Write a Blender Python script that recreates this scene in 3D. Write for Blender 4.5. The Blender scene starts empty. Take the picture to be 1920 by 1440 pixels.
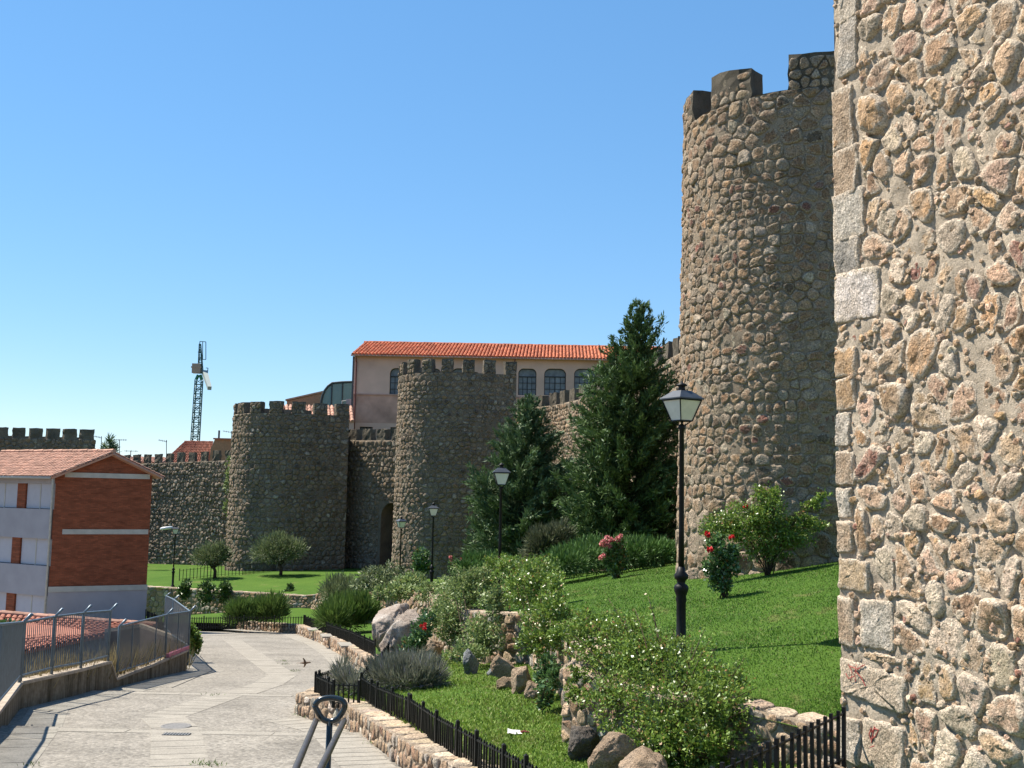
import bpy, bmesh, math, random
import numpy as np
from mathutils import Vector, Matrix, geometry

random.seed(7); rng = np.random.default_rng(7)
R = math.radians
S = bpy.context.scene
COL = S.collection

# ------------------------------------------------------------------ camera, sky, sun, exposure
F, CX, CY = 2050.0, 960.0, 720.0
PITCH, ROLL = 5.9, 1.1
cam_d = bpy.data.cameras.new('camera'); cam = bpy.data.objects.new('camera', cam_d); COL.objects.link(cam)
cam_d.sensor_width = 36.0; cam_d.lens = 36.0 * F / 1920.0
cam_d.clip_start = 0.1; cam_d.clip_end = 6000
MROT = Matrix.Rotation(R(90 + PITCH), 3, 'X') @ Matrix.Rotation(R(ROLL), 3, 'Z')
cam.matrix_world = MROT.to_4x4()
S.camera = cam
S.render.resolution_x, S.render.resolution_y = 1024, 768

SUN_AZ, SUN_EL = 298.0, 56.0          # azimuth clockwise from +Y
wd = bpy.data.worlds.new('World'); S.world = wd; wd.use_nodes = True
nt = wd.node_tree; nt.nodes.clear()
sky = nt.nodes.new('ShaderNodeTexSky'); sky.sky_type = 'NISHITA'; sky.sun_disc = False
sky.sun_elevation = R(SUN_EL); sky.sun_rotation = R(SUN_AZ)
sky.altitude = 0; sky.air_density = 1.0; sky.dust_density = 0.0; sky.ozone_density = 9.5
bg = nt.nodes.new('ShaderNodeBackground'); bg.inputs['Strength'].default_value = 0.15
wo = nt.nodes.new('ShaderNodeOutputWorld')
gam = nt.nodes.new('ShaderNodeGamma'); gam.inputs[1].default_value = .60
hsv = nt.nodes.new('ShaderNodeHueSaturation'); hsv.inputs['Saturation'].default_value = 1.32; hsv.inputs['Value'].default_value = 1.13
nt.links.new(sky.outputs[0], gam.inputs[0]); nt.links.new(gam.outputs[0], hsv.inputs['Color']); nt.links.new(hsv.outputs[0], bg.inputs[0]); nt.links.new(bg.outputs[0], wo.inputs[0])
sl = bpy.data.lights.new('sun', 'SUN'); sl.energy = 5.0; sl.angle = R(0.53); sl.color = (1.0, 0.93, 0.80)
so = bpy.data.objects.new('sun', sl); COL.objects.link(so)
sd = Vector((math.sin(R(SUN_AZ)) * math.cos(R(SUN_EL)), math.cos(R(SUN_AZ)) * math.cos(R(SUN_EL)), math.sin(R(SUN_EL))))
so.rotation_euler = sd.to_track_quat('Z', 'Y').to_euler(); so.location = (0, 0, 60)
S.view_settings.view_transform = 'Standard'; S.view_settings.look = 'None'
S.view_settings.gamma = 1; S.view_settings.exposure = 1.0; S.view_settings.use_curve_mapping = False
S.cycles.max_bounces = 6; S.cycles.diffuse_bounces = 3; S.cycles.transparent_max_bounces = 12; S.cycles.caustics_reflective = False; S.cycles.caustics_refractive = False

# ------------------------------------------------------------------ survey helpers: points of the place read off the photograph
def ray(px, py):
    return MROT @ Vector(((px - CX) / F, (CY - py) / F, -1.0))
def at(px, py, Y):
    d = ray(px, py); return d * (Y / d.y)
def hit(px, py, fn, t0=6.0, t1=160.0):
    d = ray(px, py); d = d / d.y
    a = t0; fa = a * d.z - fn(a * d.x, a)
    n = 400; r = (t1 / t0) ** (1 / n)
    for _ in range(n):
        b = a * r; fb = b * d.z - fn(b * d.x, b)
        if fa > 0 >= fb:
            for _ in range(30):
                m = (a + b) / 2
                if m * d.z - fn(m * d.x, m) > 0: a = m
                else: b = m
            return Vector((b * d.x, b, fn(b * d.x, b)))
        a, fa = b, fb
    return Vector((d.x * t1, t1, fn(d.x * t1, t1)))
def on_line(px, py, P, D):
    """where the ray meets the vertical plane through P along D: distance along D, height"""
    d = ray(px, py); t = (P[0] * D[1] - P[1] * D[0]) / (d.x * D[1] - d.y * D[0])
    X, Yy = d.x * t, d.y * t
    return (X - P[0]) * D[0] + (Yy - P[1]) * D[1], d.z * t
def interp(x, tab):
    return float(np.interp(x, [t[0] for t in tab], [t[1] for t in tab]))

# ------------------------------------------------------------------ numpy noise
def _hash(i, j, k):
    h = (i * 374761393 + j * 668265263 + k * 2147483647 + 1442695) & 0xffffffff
    h = ((h ^ (h >> 13)) * 1274126177) & 0xffffffff
    h = ((h ^ (h >> 16)) * 2246822519) & 0xffffffff
    return ((h ^ (h >> 15)) & 0xffffff) / float(0xffffff)
def vnoise(P):
    P = np.asarray(P, float); I = np.floor(P).astype(np.int64); f = P - I; f = f * f * (3 - 2 * f)
    o = np.zeros(len(P))
    for a in (0, 1):
        for b in (0, 1):
            for c in (0, 1):
                w = (f[:, 0] if a else 1 - f[:, 0]) * (f[:, 1] if b else 1 - f[:, 1]) * (f[:, 2] if c else 1 - f[:, 2])
                o += w * _hash(I[:, 0] + a, I[:, 1] + b, I[:, 2] + c)
    return o
def fbm(P, o=4):
    P = np.asarray(P, float); s = np.zeros(len(P)); a = .5; t = 0
    for _ in range(o):
        s += a * vnoise(P); t += a; a *= .5; P = P * 2.03 + 17.3
    return s / t

# ------------------------------------------------------------------ object helpers
def tag(o, label=None, cat=None, group=None, kind=None):
    if label: o['label'] = label
    if cat: o['category'] = cat
    if group: o['group'] = group
    if kind: o['kind'] = kind
    return o
def thing(name, label, cat, loc=(0, 0, 0), rz=0, group=None):
    o = bpy.data.objects.new(name, None); COL.objects.link(o); o.location = loc; o.rotation_euler = (0, 0, rz)
    o.empty_display_size = .2
    return tag(o, label, cat, group)
def mk(name, V, Fc, mat, parent=None, tint=None, smooth=False, kind=None, local=False):
    """one mesh object; V in world space unless local (then in the parent's space)"""
    V = np.asarray(V, float).reshape(-1, 3)
    if parent is not None and not local:
        p, L = parent, np.zeros(3)
        while p is not None:
            L = L + np.array(p.location); p = p.parent
        V = V - L
    me = bpy.data.meshes.new(name)
    if isinstance(Fc, np.ndarray):
        n, k = Fc.shape
        me.vertices.add(len(V)); me.vertices.foreach_set('co', V.astype(np.float32).ravel())
        me.loops.add(n * k); me.loops.foreach_set('vertex_index', Fc.astype(np.int32).ravel())
        me.polygons.add(n); me.polygons.foreach_set('loop_start', np.arange(0, n * k, k, dtype=np.int32))
        me.polygons.foreach_set('loop_total', np.full(n, k, dtype=np.int32))
        me.update(calc_edges=True); me.validate()
    else:
        me.from_pydata(V.tolist(), [], Fc)
    if tint is not None:
        at_ = me.attributes.new('tint', 'FLOAT_COLOR', 'POINT')
        t = np.asarray(tint, float)
        if t.ndim == 1: t = np.tile(t, (len(V), 1))
        if t.shape[1] == 3: t = np.hstack([t, np.zeros((len(V), 1))])
        at_.data.foreach_set('color', t.astype(np.float32).ravel())
    if smooth: me.polygons.foreach_set('use_smooth', np.ones(len(me.polygons), bool))
    if mat is not None:
        for m in (mat if isinstance(mat, (list, tuple)) else [mat]): me.materials.append(m)
    o = bpy.data.objects.new(name, me); COL.objects.link(o)
    if parent is not None: o.parent = parent
    if kind: o['kind'] = kind
    return o
def dup(o, parent=None):
    c = o.copy(); COL.objects.link(c)
    if parent is not None: c.parent = parent
    for ch in list(o.children): dup(ch, c)
    return c

class G:
    """collects shapes into one mesh"""
    def __init__(s): s.V = []; s.F = []
    def add(s, V, Fc):
        b = len(s.V); s.V += [tuple(v) for v in V]; s.F += [[i + b for i in f] for f in Fc]; return s
    def box(s, x0, x1, y0, y1, z0, z1):
        return s.add([(x0,y0,z0),(x1,y0,z0),(x1,y1,z0),(x0,y1,z0),(x0,y0,z1),(x1,y0,z1),(x1,y1,z1),(x0,y1,z1)],
                     [(0,3,2,1),(4,5,6,7),(0,1,5,4),(1,2,6,5),(2,3,7,6),(3,0,4,7)])
    def obox(s, P, D, l0, l1, n0, n1, z0, z1, N=None):
        """box along direction D (2-D) from P; n across (N = outward)"""
        N = N or (D[1], -D[0]); q = lambda l, n, z: (P[0] + D[0]*l + N[0]*n, P[1] + D[1]*l + N[1]*n, z)
        return s.add([q(l0,n0,z0),q(l1,n0,z0),q(l1,n1,z0),q(l0,n1,z0),q(l0,n0,z1),q(l1,n0,z1),q(l1,n1,z1),q(l0,n1,z1)],
                     [(0,3,2,1),(4,5,6,7),(0,1,5,4),(1,2,6,5),(2,3,7,6),(3,0,4,7)])
    def bar(s, p, q, r, k=4, r2=None):
        p, q = Vector(p), Vector(q); d = (q - p).normalized(); r2 = r if r2 is None else r2
        u = d.cross(Vector((0, 0, 1)));  u = u.normalized() if u.length > 1e-4 else Vector((1, 0, 0)); w = d.cross(u)
        V = []
        for c, rr in ((p, r), (q, r2)):
            for i in range(k):
                a = 2 * math.pi * (i + .5) / k; V.append(c + (u * math.cos(a) + w * math.sin(a)) * rr)
        Fc = [(i, (i + 1) % k, k + (i + 1) % k, k + i) for i in range(k)] + [tuple(range(k))[::-1], tuple(range(k, 2 * k))]
        return s.add(V, Fc)
    def tube(s, pts, rad, k=6):
        pts = [Vector(p) for p in pts]; n = len(pts); V = []
        rad = rad if isinstance(rad, (list, tuple)) else [rad] * n
        u0 = None
        for i, p in enumerate(pts):
            d = (pts[min(i + 1, n - 1)] - pts[max(i - 1, 0)]).normalized()
            if u0 is None:
                u0 = d.cross(Vector((0, 0, 1))); u0 = u0.normalized() if u0.length > 1e-3 else Vector((1, 0, 0))
            u0 = (u0 - d * u0.dot(d)).normalized(); w = d.cross(u0)
            for j in range(k):
                a = 2 * math.pi * j / k; V.append(p + (u0 * math.cos(a) + w * math.sin(a)) * rad[i])
        Fc = [(i*k + j, i*k + (j+1) % k, (i+1)*k + (j+1) % k, (i+1)*k + j) for i in range(n - 1) for j in range(k)]
        Fc += [tuple(range(k))[::-1], tuple(range((n-1)*k, n*k))]
        return s.add(V, Fc)
    def lathe(s, prof, k=16, c=(0, 0)):
        V = [(c[0] + r * math.cos(2*math.pi*j/k), c[1] + r * math.sin(2*math.pi*j/k), z) for r, z in prof for j in range(k)]
        n = len(prof)
        Fc = [(i*k + j, i*k + (j+1) % k, (i+1)*k + (j+1) % k, (i+1)*k + j) for i in range(n - 1) for j in range(k)]
        Fc += [tuple(range(k))[::-1], tuple(range((n-1)*k, n*k))]
        return s.add(V, Fc)
    def build(s, name, mat, parent=None, **kw):
        return mk(name, s.V, s.F, mat, parent, **kw)

def grid_mesh(name, us, vs, fn, mat, parent=None, **kw):
    nu, nv = len(us), len(vs)
    V = [fn(u, v) for v in vs for u in us]
    i = np.arange((nv - 1) * nu).reshape(nv - 1, nu)[:, :-1].ravel()
    return mk(name, V, np.stack([i, i + 1, i + nu + 1, i + nu], 1), mat, parent, **kw)

# ------------------------------------------------------------------ materials
class NT:
    def __init__(s, name, rough=.85, spec=.3):
        s.m = bpy.data.materials.new(name); s.m.use_nodes = True; s.t = s.m.node_tree
        s.b = s.t.nodes['Principled BSDF']; s.b.inputs['Roughness'].default_value = rough
        s.b.inputs['Specular IOR Level'].default_value = spec; s.tc = None
    def n(s, kind, **kw):
        nd = s.t.nodes.new(kind)
        for k, v in kw.items():
            if hasattr(nd, k): setattr(nd, k, v)
            else: nd.inputs[k.replace('_', ' ')].default_value = v
        return nd
    def l(s, a, b): s.t.links.new(a, b)
    def co(s, scale=(1, 1, 1), rot=(0, 0, 0), src='Object'):
        if src == 'Object' and scale == (1, 1, 1):
            s.tc = s.tc or s.n('ShaderNodeTexCoord'); return s.tc.outputs['Object']
        s.tc = s.tc or s.n('ShaderNodeTexCoord'); mp = s.n('ShaderNodeMapping'); mp.inputs['Scale'].default_value = scale; mp.inputs['Rotation'].default_value = rot
        s.l(s.tc.outputs[src], mp.inputs[0]); return mp.outputs[0]
    def world(s, scale=(1, 1, 1)):
        g = s.n('ShaderNodeNewGeometry'); mp = s.n('ShaderNodeMapping'); mp.inputs['Scale'].default_value = scale
        s.l(g.outputs['Position'], mp.inputs[0]); return mp.outputs[0]
    def noise(s, scale, detail=4, rough=.55, vec=None, out='Fac'):
        nd = s.n('ShaderNodeTexNoise'); nd.inputs['Scale'].default_value = scale; nd.inputs['Detail'].default_value = detail; nd.inputs['Roughness'].default_value = rough
        s.l(vec if vec is not None else s.world(), nd.inputs['Vector']); return nd.outputs[out]
    def ramp(s, fac, stops):
        r = s.n('ShaderNodeValToRGB'); e = r.color_ramp.elements
        while len(e) < len(stops): e.new(.5)
        for el, (p, c) in zip(e, stops):
            el.position = p; el.color = tuple(c) + (1,) if not np.isscalar(c) else (c, c, c, 1)
        s.l(fac, r.inputs[0]); return r.outputs[0]
    def mix(s, a, b, fac, mode='MIX'):
        m = s.n('ShaderNodeMix', data_type='RGBA', blend_type=mode)
        for v, i in ((a, 6), (b, 7)):
            if hasattr(v, 'links'): s.l(v, m.inputs[i])
            else: m.inputs[i].default_value = tuple(v) + (1,) if len(v) == 3 else v
        if hasattr(fac, 'links'): s.l(fac, m.inputs[0])
        else: m.inputs[0].default_value = fac
        return m.outputs[2]
    def math(s, a, b, op='MULTIPLY'):
        m = s.n('ShaderNodeMath', operation=op)
        for v, i in ((a, 0), (b, 1)):
            if hasattr(v, 'links'): s.l(v, m.inputs[i])
            else: m.inputs[i].default_value = v
        return m.outputs[0]
    def bump(s, h, strength=.5, dist=.02):
        b = s.n('ShaderNodeBump'); b.inputs['Strength'].default_value = strength; b.inputs['Distance'].default_value = dist
        s.l(h, b.inputs['Height']); s.l(b.outputs[0], s.b.inputs['Normal'])
    def col(s, c):
        if hasattr(c, 'links'): s.l(c, s.b.inputs['Base Color'])
        else: s.b.inputs['Base Color'].default_value = tuple(c) + (1,)
        return s

def m_plain(name, c, rough=.6, spec=.4, var=.12, scale=6, metal=0, bump=0):
    t = NT(name, rough, spec); t.b.inputs['Metallic'].default_value = metal
    n = t.noise(scale, 5)
    lo = tuple(max(0, x * (1 - var * 1.6)) for x in c); hi = tuple(min(1, x * (1 + var * 1.6)) for x in c)
    t.col(t.ramp(n, [(.25, lo), (.75, hi)]))
    if bump: t.bump(t.noise(scale * 6, 4), .5, bump)
    return t.m

def m_stone(name, grain=70, bump=.012, lichen=.0, dust=None, mortar=None, smear=.5):
    """rubble stone: own tint per stone, granite grain, weather stains, mortar smeared over its rim (attribute alpha = nearness to the rim)"""
    t = NT(name, .92, .15)
    a = t.n('ShaderNodeAttribute', attribute_name='tint')
    n1 = t.noise(7.5, 6, .7); n2 = t.noise(grain, 3, .75)
    c = t.mix(a.outputs['Color'], t.ramp(n1, [(.28, .66), (.5, 1.0), (.74, 1.32)]), 1, 'MULTIPLY')
    if dust: c = t.mix(c, dust, t.ramp(t.noise(2.6, 6, .75), [(.46, 0.0), (.64, .6)]))
    rim = t.math(a.outputs['Alpha'], t.math(t.math(t.noise(13, 5, .7), -.5, 'ADD'), 1.5), 'ADD')
    if mortar: c = t.mix(c, mortar, t.ramp(rim, [(smear, 0.0), (smear + .28, 1.0)]))
    c = t.mix(c, t.ramp(n2, [(.34, .48), (.5, 1.0), (.66, 1.5)]), 1, 'MULTIPLY')
    if lichen:
        l = t.ramp(t.noise(1.1, 6, .72), [(.44, 0.0), (.66, lichen)])
        c = t.mix(c, (.055, .05, .042), l)
    t.col(c)
    h = t.math(t.noise(grain * .5, 5, .75), t.math(t.noise(grain * .16, 5, .65), 2.2), 'ADD')
    t.bump(h, .9, bump)
    return t.m
def m_mortar(name, c, bump=.012, lichen=.0, dark=.5):
    t = NT(name, .95, .15)
    n1 = t.noise(2.2, 6, .65); n2 = t.noise(38, 4, .7)
    k = t.ramp(n1, [(.28, tuple(x * dark for x in c)), (.52, c), (.8, tuple(min(.8, x * 1.25) for x in c))])
    k = t.mix(k, t.ramp(n2, [(.3, .62), (.5, 1.0), (.72, 1.25)]), 1, 'MULTIPLY')
    if lichen:
        k = t.mix(k, (.05, .046, .04), t.ramp(t.noise(1.1, 6, .72), [(.44, 0.0), (.66, lichen)]))
    t.col(k)
    t.bump(t.math(t.noise(26, 6, .7), t.noise(90, 3, .7), 'ADD'), .8, bump)
    return t.m
def m_leaf(name, c1, c2, rough=.5, spec=.35, trans=.25, c3=None):
    t = NT(name, rough, spec)
    g = t.n('ShaderNodeNewGeometry')
    st = [(0.0, c1), (.8, c2)] + ([(.93, c2), (1.0, c3)] if c3 else [])
    col = t.ramp(g.outputs['Random Per Island'], st)
    col = t.mix(col, t.ramp(t.noise(1.6, 3), [(.3, .72), (.7, 1.25)]), 1, 'MULTIPLY')
    t.col(col)
    if trans:
        tr = t.n('ShaderNodeBsdfTranslucent'); t.l(col, tr.inputs[0]); ms = t.n('ShaderNodeMixShader'); ms.inputs[0].default_value = trans
        t.l(t.b.outputs[0], ms.inputs[1]); t.l(tr.outputs[0], ms.inputs[2])
        t.l(ms.outputs[0], t.t.nodes['Material Output'].inputs[0])
    return t.m
def m_tile(name, c):
    t = NT(name, .8, .25)
    n = t.noise(3.0, 5, .7); g = t.n('ShaderNodeNewGeometry')
    k = t.ramp(g.outputs['Random Per Island'], [(0, tuple(x * .72 for x in c)), (1, tuple(min(.8, x * 1.2) for x in c))])
    t.col(t.mix(k, t.ramp(n, [(.3, .75), (.6, 1.0), (.8, 1.25)]), 1, 'MULTIPLY'))
    return t.m

DRY = []
def dry_mask(t, amount): return t.ramp(t.noise(.9, 5, .7, t.world((1, .45, 1))), [(.58, 0.0), (.74, amount)])
def m_lawn(name, dry):
    t = NT(name, .95, .1)
    n1 = t.noise(.55, 6, .6); n2 = t.noise(24, 5, .75)
    c = t.ramp(n1, [(.3, (.045, .098, .012)), (.7, (.070, .128, .018))])
    c = t.mix(c, t.ramp(n2, [(.3, .6), (.5, 1.0), (.75, 1.4)]), 1, 'MULTIPLY')
    c = t.mix(c, (.19, .15, .07), dry_mask(t, dry))
    t.col(c); t.bump(t.noise(30, 6, .8), .7, .03)
    return t.m

M = {}
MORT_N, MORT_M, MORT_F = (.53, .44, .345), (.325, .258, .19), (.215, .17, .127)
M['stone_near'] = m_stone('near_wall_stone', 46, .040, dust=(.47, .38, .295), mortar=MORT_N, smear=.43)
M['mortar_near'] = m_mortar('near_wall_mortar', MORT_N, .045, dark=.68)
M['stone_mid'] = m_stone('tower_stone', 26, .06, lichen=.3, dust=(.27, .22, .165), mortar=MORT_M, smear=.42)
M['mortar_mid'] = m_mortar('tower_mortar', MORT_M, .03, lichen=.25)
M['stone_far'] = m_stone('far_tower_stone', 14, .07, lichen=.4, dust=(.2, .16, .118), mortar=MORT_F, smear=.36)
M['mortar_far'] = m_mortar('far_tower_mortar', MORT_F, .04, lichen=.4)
M['merlon'] = m_mortar('battlement_stone', (.20, .17, .13), .09, lichen=.85, dark=.42)
M['stone_low'] = m_stone('garden_wall_stone', 30, .03, lichen=.12, mortar=(.27,.215,.165), smear=.66)
M['mortar_low'] = m_mortar('garden_wall_mortar', (.30, .235, .17), .02)
M['lawn'] = m_lawn('mown_lawn', .7)
M['lawn_low'] = m_lawn('rough_lawn', .8)
M['iron'] = m_plain('black_painted_iron', (.007, .0075, .009), .5, .2, .3, 20)
M['iron_green'] = m_plain('dark_green_iron', (.008, .0095, .008), .55, .22, .3, 20)
M['galv'] = m_plain('galvanised_steel', (.11, .15, .19), .45, .5, .15, 8, metal=.35)
M['bark'] = m_plain('bark', (.07, .05, .035), .9, .1, .4, 20, bump=.01)
# ------------------------------------------------------------------ the lie of the land
def zmean(Y): return -2.5 - .085 * Y
EDGE = [5.0, 12.7, 19.3, 25.9]
def zpath(x, y):
    for a, b in zip(EDGE, EDGE[1:]):
        if a <= y < b: return zmean((a + b) / 2) - .064 * (y - (a + b) / 2)
    return zmean(y)
KERB_PX = [(800,1476),(744,1432),(650,1366),(572,1346),(555,1337),(690,1268),(640,1228),(600,1205),(555,1188),(444,1180)]
KERB = [hit(px, py, zpath) for px, py in KERB_PX]
KTAB = sorted([(p.y, p.x) for p in KERB] + [(4.0, KERB[0].x + (KERB[0].y - 4) * .48), (70, -24.0)])
kerbx = lambda Y: interp(Y, KTAB)
RW = [(4.35, 11.4), (3.75, 12.25), (3.3, 12.8), (2.75, 13.35), (1.7, 13.75), (.78, 15.3), (1.25, 16.1), (.55, 27.9), (-.72, 29.2), (-1.5, 31.6), (-3.9, 52), (-7.0, 60), (-12.3, 69.5), (-24.3, 78), (-40, 84)]
RTAB = sorted([(p[1], p[0]) for p in RW])
rwx = lambda Y: interp(Y, RTAB)
ZL = [(10, -2.7), (12, -2.62), (13.5, -2.47), (15.5, -2.33), (17, -2.31), (31, -3.22), (52, -4.55), (60, -5.2), (67, -5.95), (70, -6.5), (78, -6.85), (97, -7.25), (130, -7.9)]
GX = [(10, .1), (14, .16), (20, .2), (40, .18), (50, .145), (60, .12), (72, .06), (82, .035), (130, .02)]
XL = [(10, 4.2), (12, 3.6), (13.5, 3.0), (17, 2.6), (31, -.38), (51, -3.76), (67, -6.9), (70, -12.3), (78, -24.3), (84, -40), (140, -40)]
def zlawn(x, y):
    return interp(y, ZL) + interp(y, GX) * max(0.0, x - interp(y, XL))
def zgard(x, y):
    return zmean(y) + .33 + .085 * max(0.0, x - kerbx(y))

def strip(name, Ys, lx, rx, fn, mat, nx=26, parent=None, **kw):
    V = []
    for Y in Ys:
        a, b = lx(Y), rx(Y)
        for i in range(nx + 1):
            x = a + (b - a) * i / nx; V.append((x, Y, fn(x, Y)))
    n = nx + 1; i = np.arange((len(Ys) - 1) * n).reshape(-1, n)[:, :-1].ravel()
    return mk(name, V, np.stack([i, i + 1, i + n + 1, i + n], 1), mat, parent, smooth=True, **kw)

# far ground, one sheet to the horizon
gm = NT('dry_earth', .95, .1); gm.col(gm.ramp(gm.noise(.05, 6, .6), [(.3, (.16, .13, .08)), (.7, (.09, .11, .04))]))
g = G(); g.add([(-5000, -600, -11.5), (5000, -600, -11.5), (5000, 5500, -11.5), (-5000, 5500, -11.5)], [(0, 1, 2, 3)])
tag(g.build('ground', gm.m), kind='structure')

# path: exposed-aggregate concrete ramp falling away in long steps
pm = NT('aggregate_paving', .9, .2)
pn = pm.noise(1.1, 6, .65); pg = pm.noise(26, 3, .8); pv = pm.n('ShaderNodeTexVoronoi'); pv.inputs['Scale'].default_value = 17; pm.l(pm.world(), pv.inputs['Vector'])
c = pm.ramp(pn, [(.3, (.20, .181, .155)), (.55, (.242, .220, .19)), (.8, (.275, .252, .22))])
c = pm.mix(c, pm.ramp(pg, [(.3, .62), (.5, 1.0), (.7, 1.28)]), 1, 'MULTIPLY')
c = pm.mix(c, pm.ramp(pv.outputs['Color'], [(.1, .7), (.5, 1.0), (.9, 1.22)]), 1, 'MULTIPLY')
c = pm.mix(c, pm.ramp(pm.noise(.33, 6, .62), [(.36, .80), (.5, 1.0), (.66, 1.06)]), 1, 'MULTIPLY'); c = pm.mix(c, (.10, .09, .075), pm.ramp(pm.noise(1.7, 7, .8), [(.64, 0.0), (.72, .35)]))
pm.col(c); pm.bump(pm.math(pg, pv.outputs['Distance'], 'SUBTRACT'), .7, .012); M['paving'] = pm.m
M['slab'] = m_mortar('granite_slab', (.285, .26, .224), .006, dark=.84)
M['slab_grey'] = m_mortar('grey_slab', (.27, .25, .217), .008, dark=.7)
LW_PX = [(-130, 1490), (-10, 1378), (35, 1330), (150, 1302), (222, 1288), (285, 1272), (352, 1257)]
LW = [hit(px, py, zpath) for px, py in LW_PX]
LTAB = sorted([(p.y, p.x) for p in LW] + [(LW[-1].y + .3, LW[-1].x - .1), (LW[-1].y + .35, LW[-1].x - 6), (60, -45)])
lwx = lambda Y: interp(Y, LTAB) if Y < LW[-1].y + .3 else max(-46, LW[-1].x - .05 - (Y - LW[-1].y) * .35 - max(0, Y - LW[-1].y - 9) * 3.0)
Ys = []
for a, b in zip(EDGE, EDGE[1:]): Ys += list(np.linspace(a, b - .001, 5))
Ys += list(np.linspace(25.9, 62, 22))
path = strip('path', Ys, lambda Y: (min(lwx(Y), LW[0].x) if Y < LW[0].y else lwx(Y)) - .25, lambda Y: kerbx(Y) + .12, zpath, M['paving'], 30)
tag(path, kind='structure')
low = strip('lower_lawn', sorted(set(list(np.linspace(4, 84, 70)) + [p.y for p in KERB])), lambda Y: kerbx(Y) + .16 if Y < KERB[9].y + .2 else -44, lambda Y: rwx(Y) + .25, zgard, M['lawn_low'], 24)
tag(low, kind='structure')
up = strip('upper_lawn', list(np.linspace(10.6, 40, 60)) + list(np.linspace(41, 126, 60)), lambda Y: rwx(Y) - .02 if Y < 84 else -44, lambda Y: 16.0 if Y > 30 else 12.0, zlawn, M['lawn'], 34)
tag(up, kind='structure')
# lower ground on the far side of the left fence
dg = NT('dry_bank', .95, .1); dg.col(dg.ramp(dg.noise(3, 6, .7), [(.3, (.05, .045, .03)), (.6, (.15, .115, .06)), (.8, (.24, .19, .10))])); M['dry'] = dg.m
lb = strip('left_bank', list(np.linspace(8, 36, 20)), lambda Y: -40, lambda Y: (lwx(Y) if Y < LW[-1].y else LW[-1].x - (Y - LW[-1].y) * .6) - .3, lambda x, y: zmean(y) - 1.2 - .02 * (y - 8), M['dry'], 12)
tag(lb, kind='structure')
yd = strip('yard', list(np.linspace(36, 100, 10)), lambda Y: -90, lambda Y: -18 if Y < 60 else -26, lambda x, y: -9.6, M['dry'], 8)
tag(yd, kind='structure')

# paving slabs laid flush in the path (each a part of the path)
def slab(poly, mat='slab', lift=.006, th=.03):
    """poly: XY corner list"""
    n = len(poly); j = rng.uniform(-.002, .002)
    T = [(x, y, zpath(x, y) + lift + j) for x, y in poly]; B = [(x, y, z - th) for x, y, z in T]
    return mk('paving_slab', T + B, [tuple(range(n))] + [(i, n + i, n + (i + 1) % n, (i + 1) % n) for i in range(n)], M[mat], path)
def inter_row(P0, P1, w0, w1, step, mat='slab', gap=.012):
    """row of slabs between two points; w0..w1 = sideways offsets"""
    d = Vector((P1[0] - P0[0], P1[1] - P0[1])); L = d.length; d.normalize(); nrm = Vector((d.y, -d.x)); t = 0
    while t < L - .05:
        s_ = min(step * rng.uniform(.85, 1.15), L - t)
        q = lambda a, b: (P0[0] + d.x * a + nrm.x * b, P0[1] + d.y * a + nrm.y * b)
        ys = [q(t, 0)[1], q(t + s_, 0)[1]]
        if not any(min(ys) < e < max(ys) for e in EDGE if e > 6):
            slab([q(t + gap, w0 + gap), q(t + s_ - gap, w0 + gap), q(t + s_ - gap, w1 - gap), q(t + gap, w1 - gap)], mat)
        t += s_
for a, b in ((0, 1), (1, 2), (2, 3)): inter_row(KERB[a], KERB[b], -.85, -.06, .36)
for a, b, w in ((5, 6, .75), (6, 7, .75), (7, 8, .9)): inter_row(KERB[a], KERB[b], -w, -.06, .8)
inter_row(KERB[8], KERB[9], -.9, -.06, .9)
for e in (19.3, 25.9):
    xl, xr = lwx(e) + 1.0, kerbx(e) - .2
    inter_row((xl, e - .36), (xr, e - .36), -.18, .18, 1.15)
cen = [hit(px, py, zpath) for px, py in ((342, 1475), (334, 1400), (327, 1364), (305, 1345), (400, 1312), (500, 1284), (530, 1266), (480, 1232), (435, 1200))]
for a, b in zip(cen, cen[1:]): inter_row(a, b, -.42, .42, .5)
# grey gutter strip along the left wall
for a, b in zip(LW[:-1], LW[1:]): inter_row(a, b, .18, .95, .7, 'slab_grey')
# dark iron drain cover, grate
mh = hit(330, 1363, zpath); g = G(); g.lathe([(.27, .0), (.27, .012), (.23, .014), (.22, .010), (.05, .012)], 20)
o = g.build('manhole_cover', m_plain('worn_iron', (.16, .15, .14), .6, .4, .2, 25)); o.location = (mh.x, mh.y, zpath(mh.x, mh.y) + .008)
tag(o, 'round iron manhole cover flush in the pale paving slabs', 'manhole cover')
gr = hit(331, 1378, zpath); t = thing('drain_grate', 'small rectangular drain grate with dark slots in the path', 'drain grate', (gr.x, gr.y, zpath(gr.x, gr.y) + .008))
g = G(); g.box(-.22, .22, -.09, .09, 0, .010); g.build('pan', M['iron'], t, local=True)
for i in range(9):
    g = G(); x = -.2 + i * .05; g.box(x - .008, x + .008, -.088, .088, .010, .013); g.build('bar', m_plain('grate_steel', (.3, .29, .27), .5) if i == 0 else bpy.data.materials['grate_steel'], t, local=True)
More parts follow.
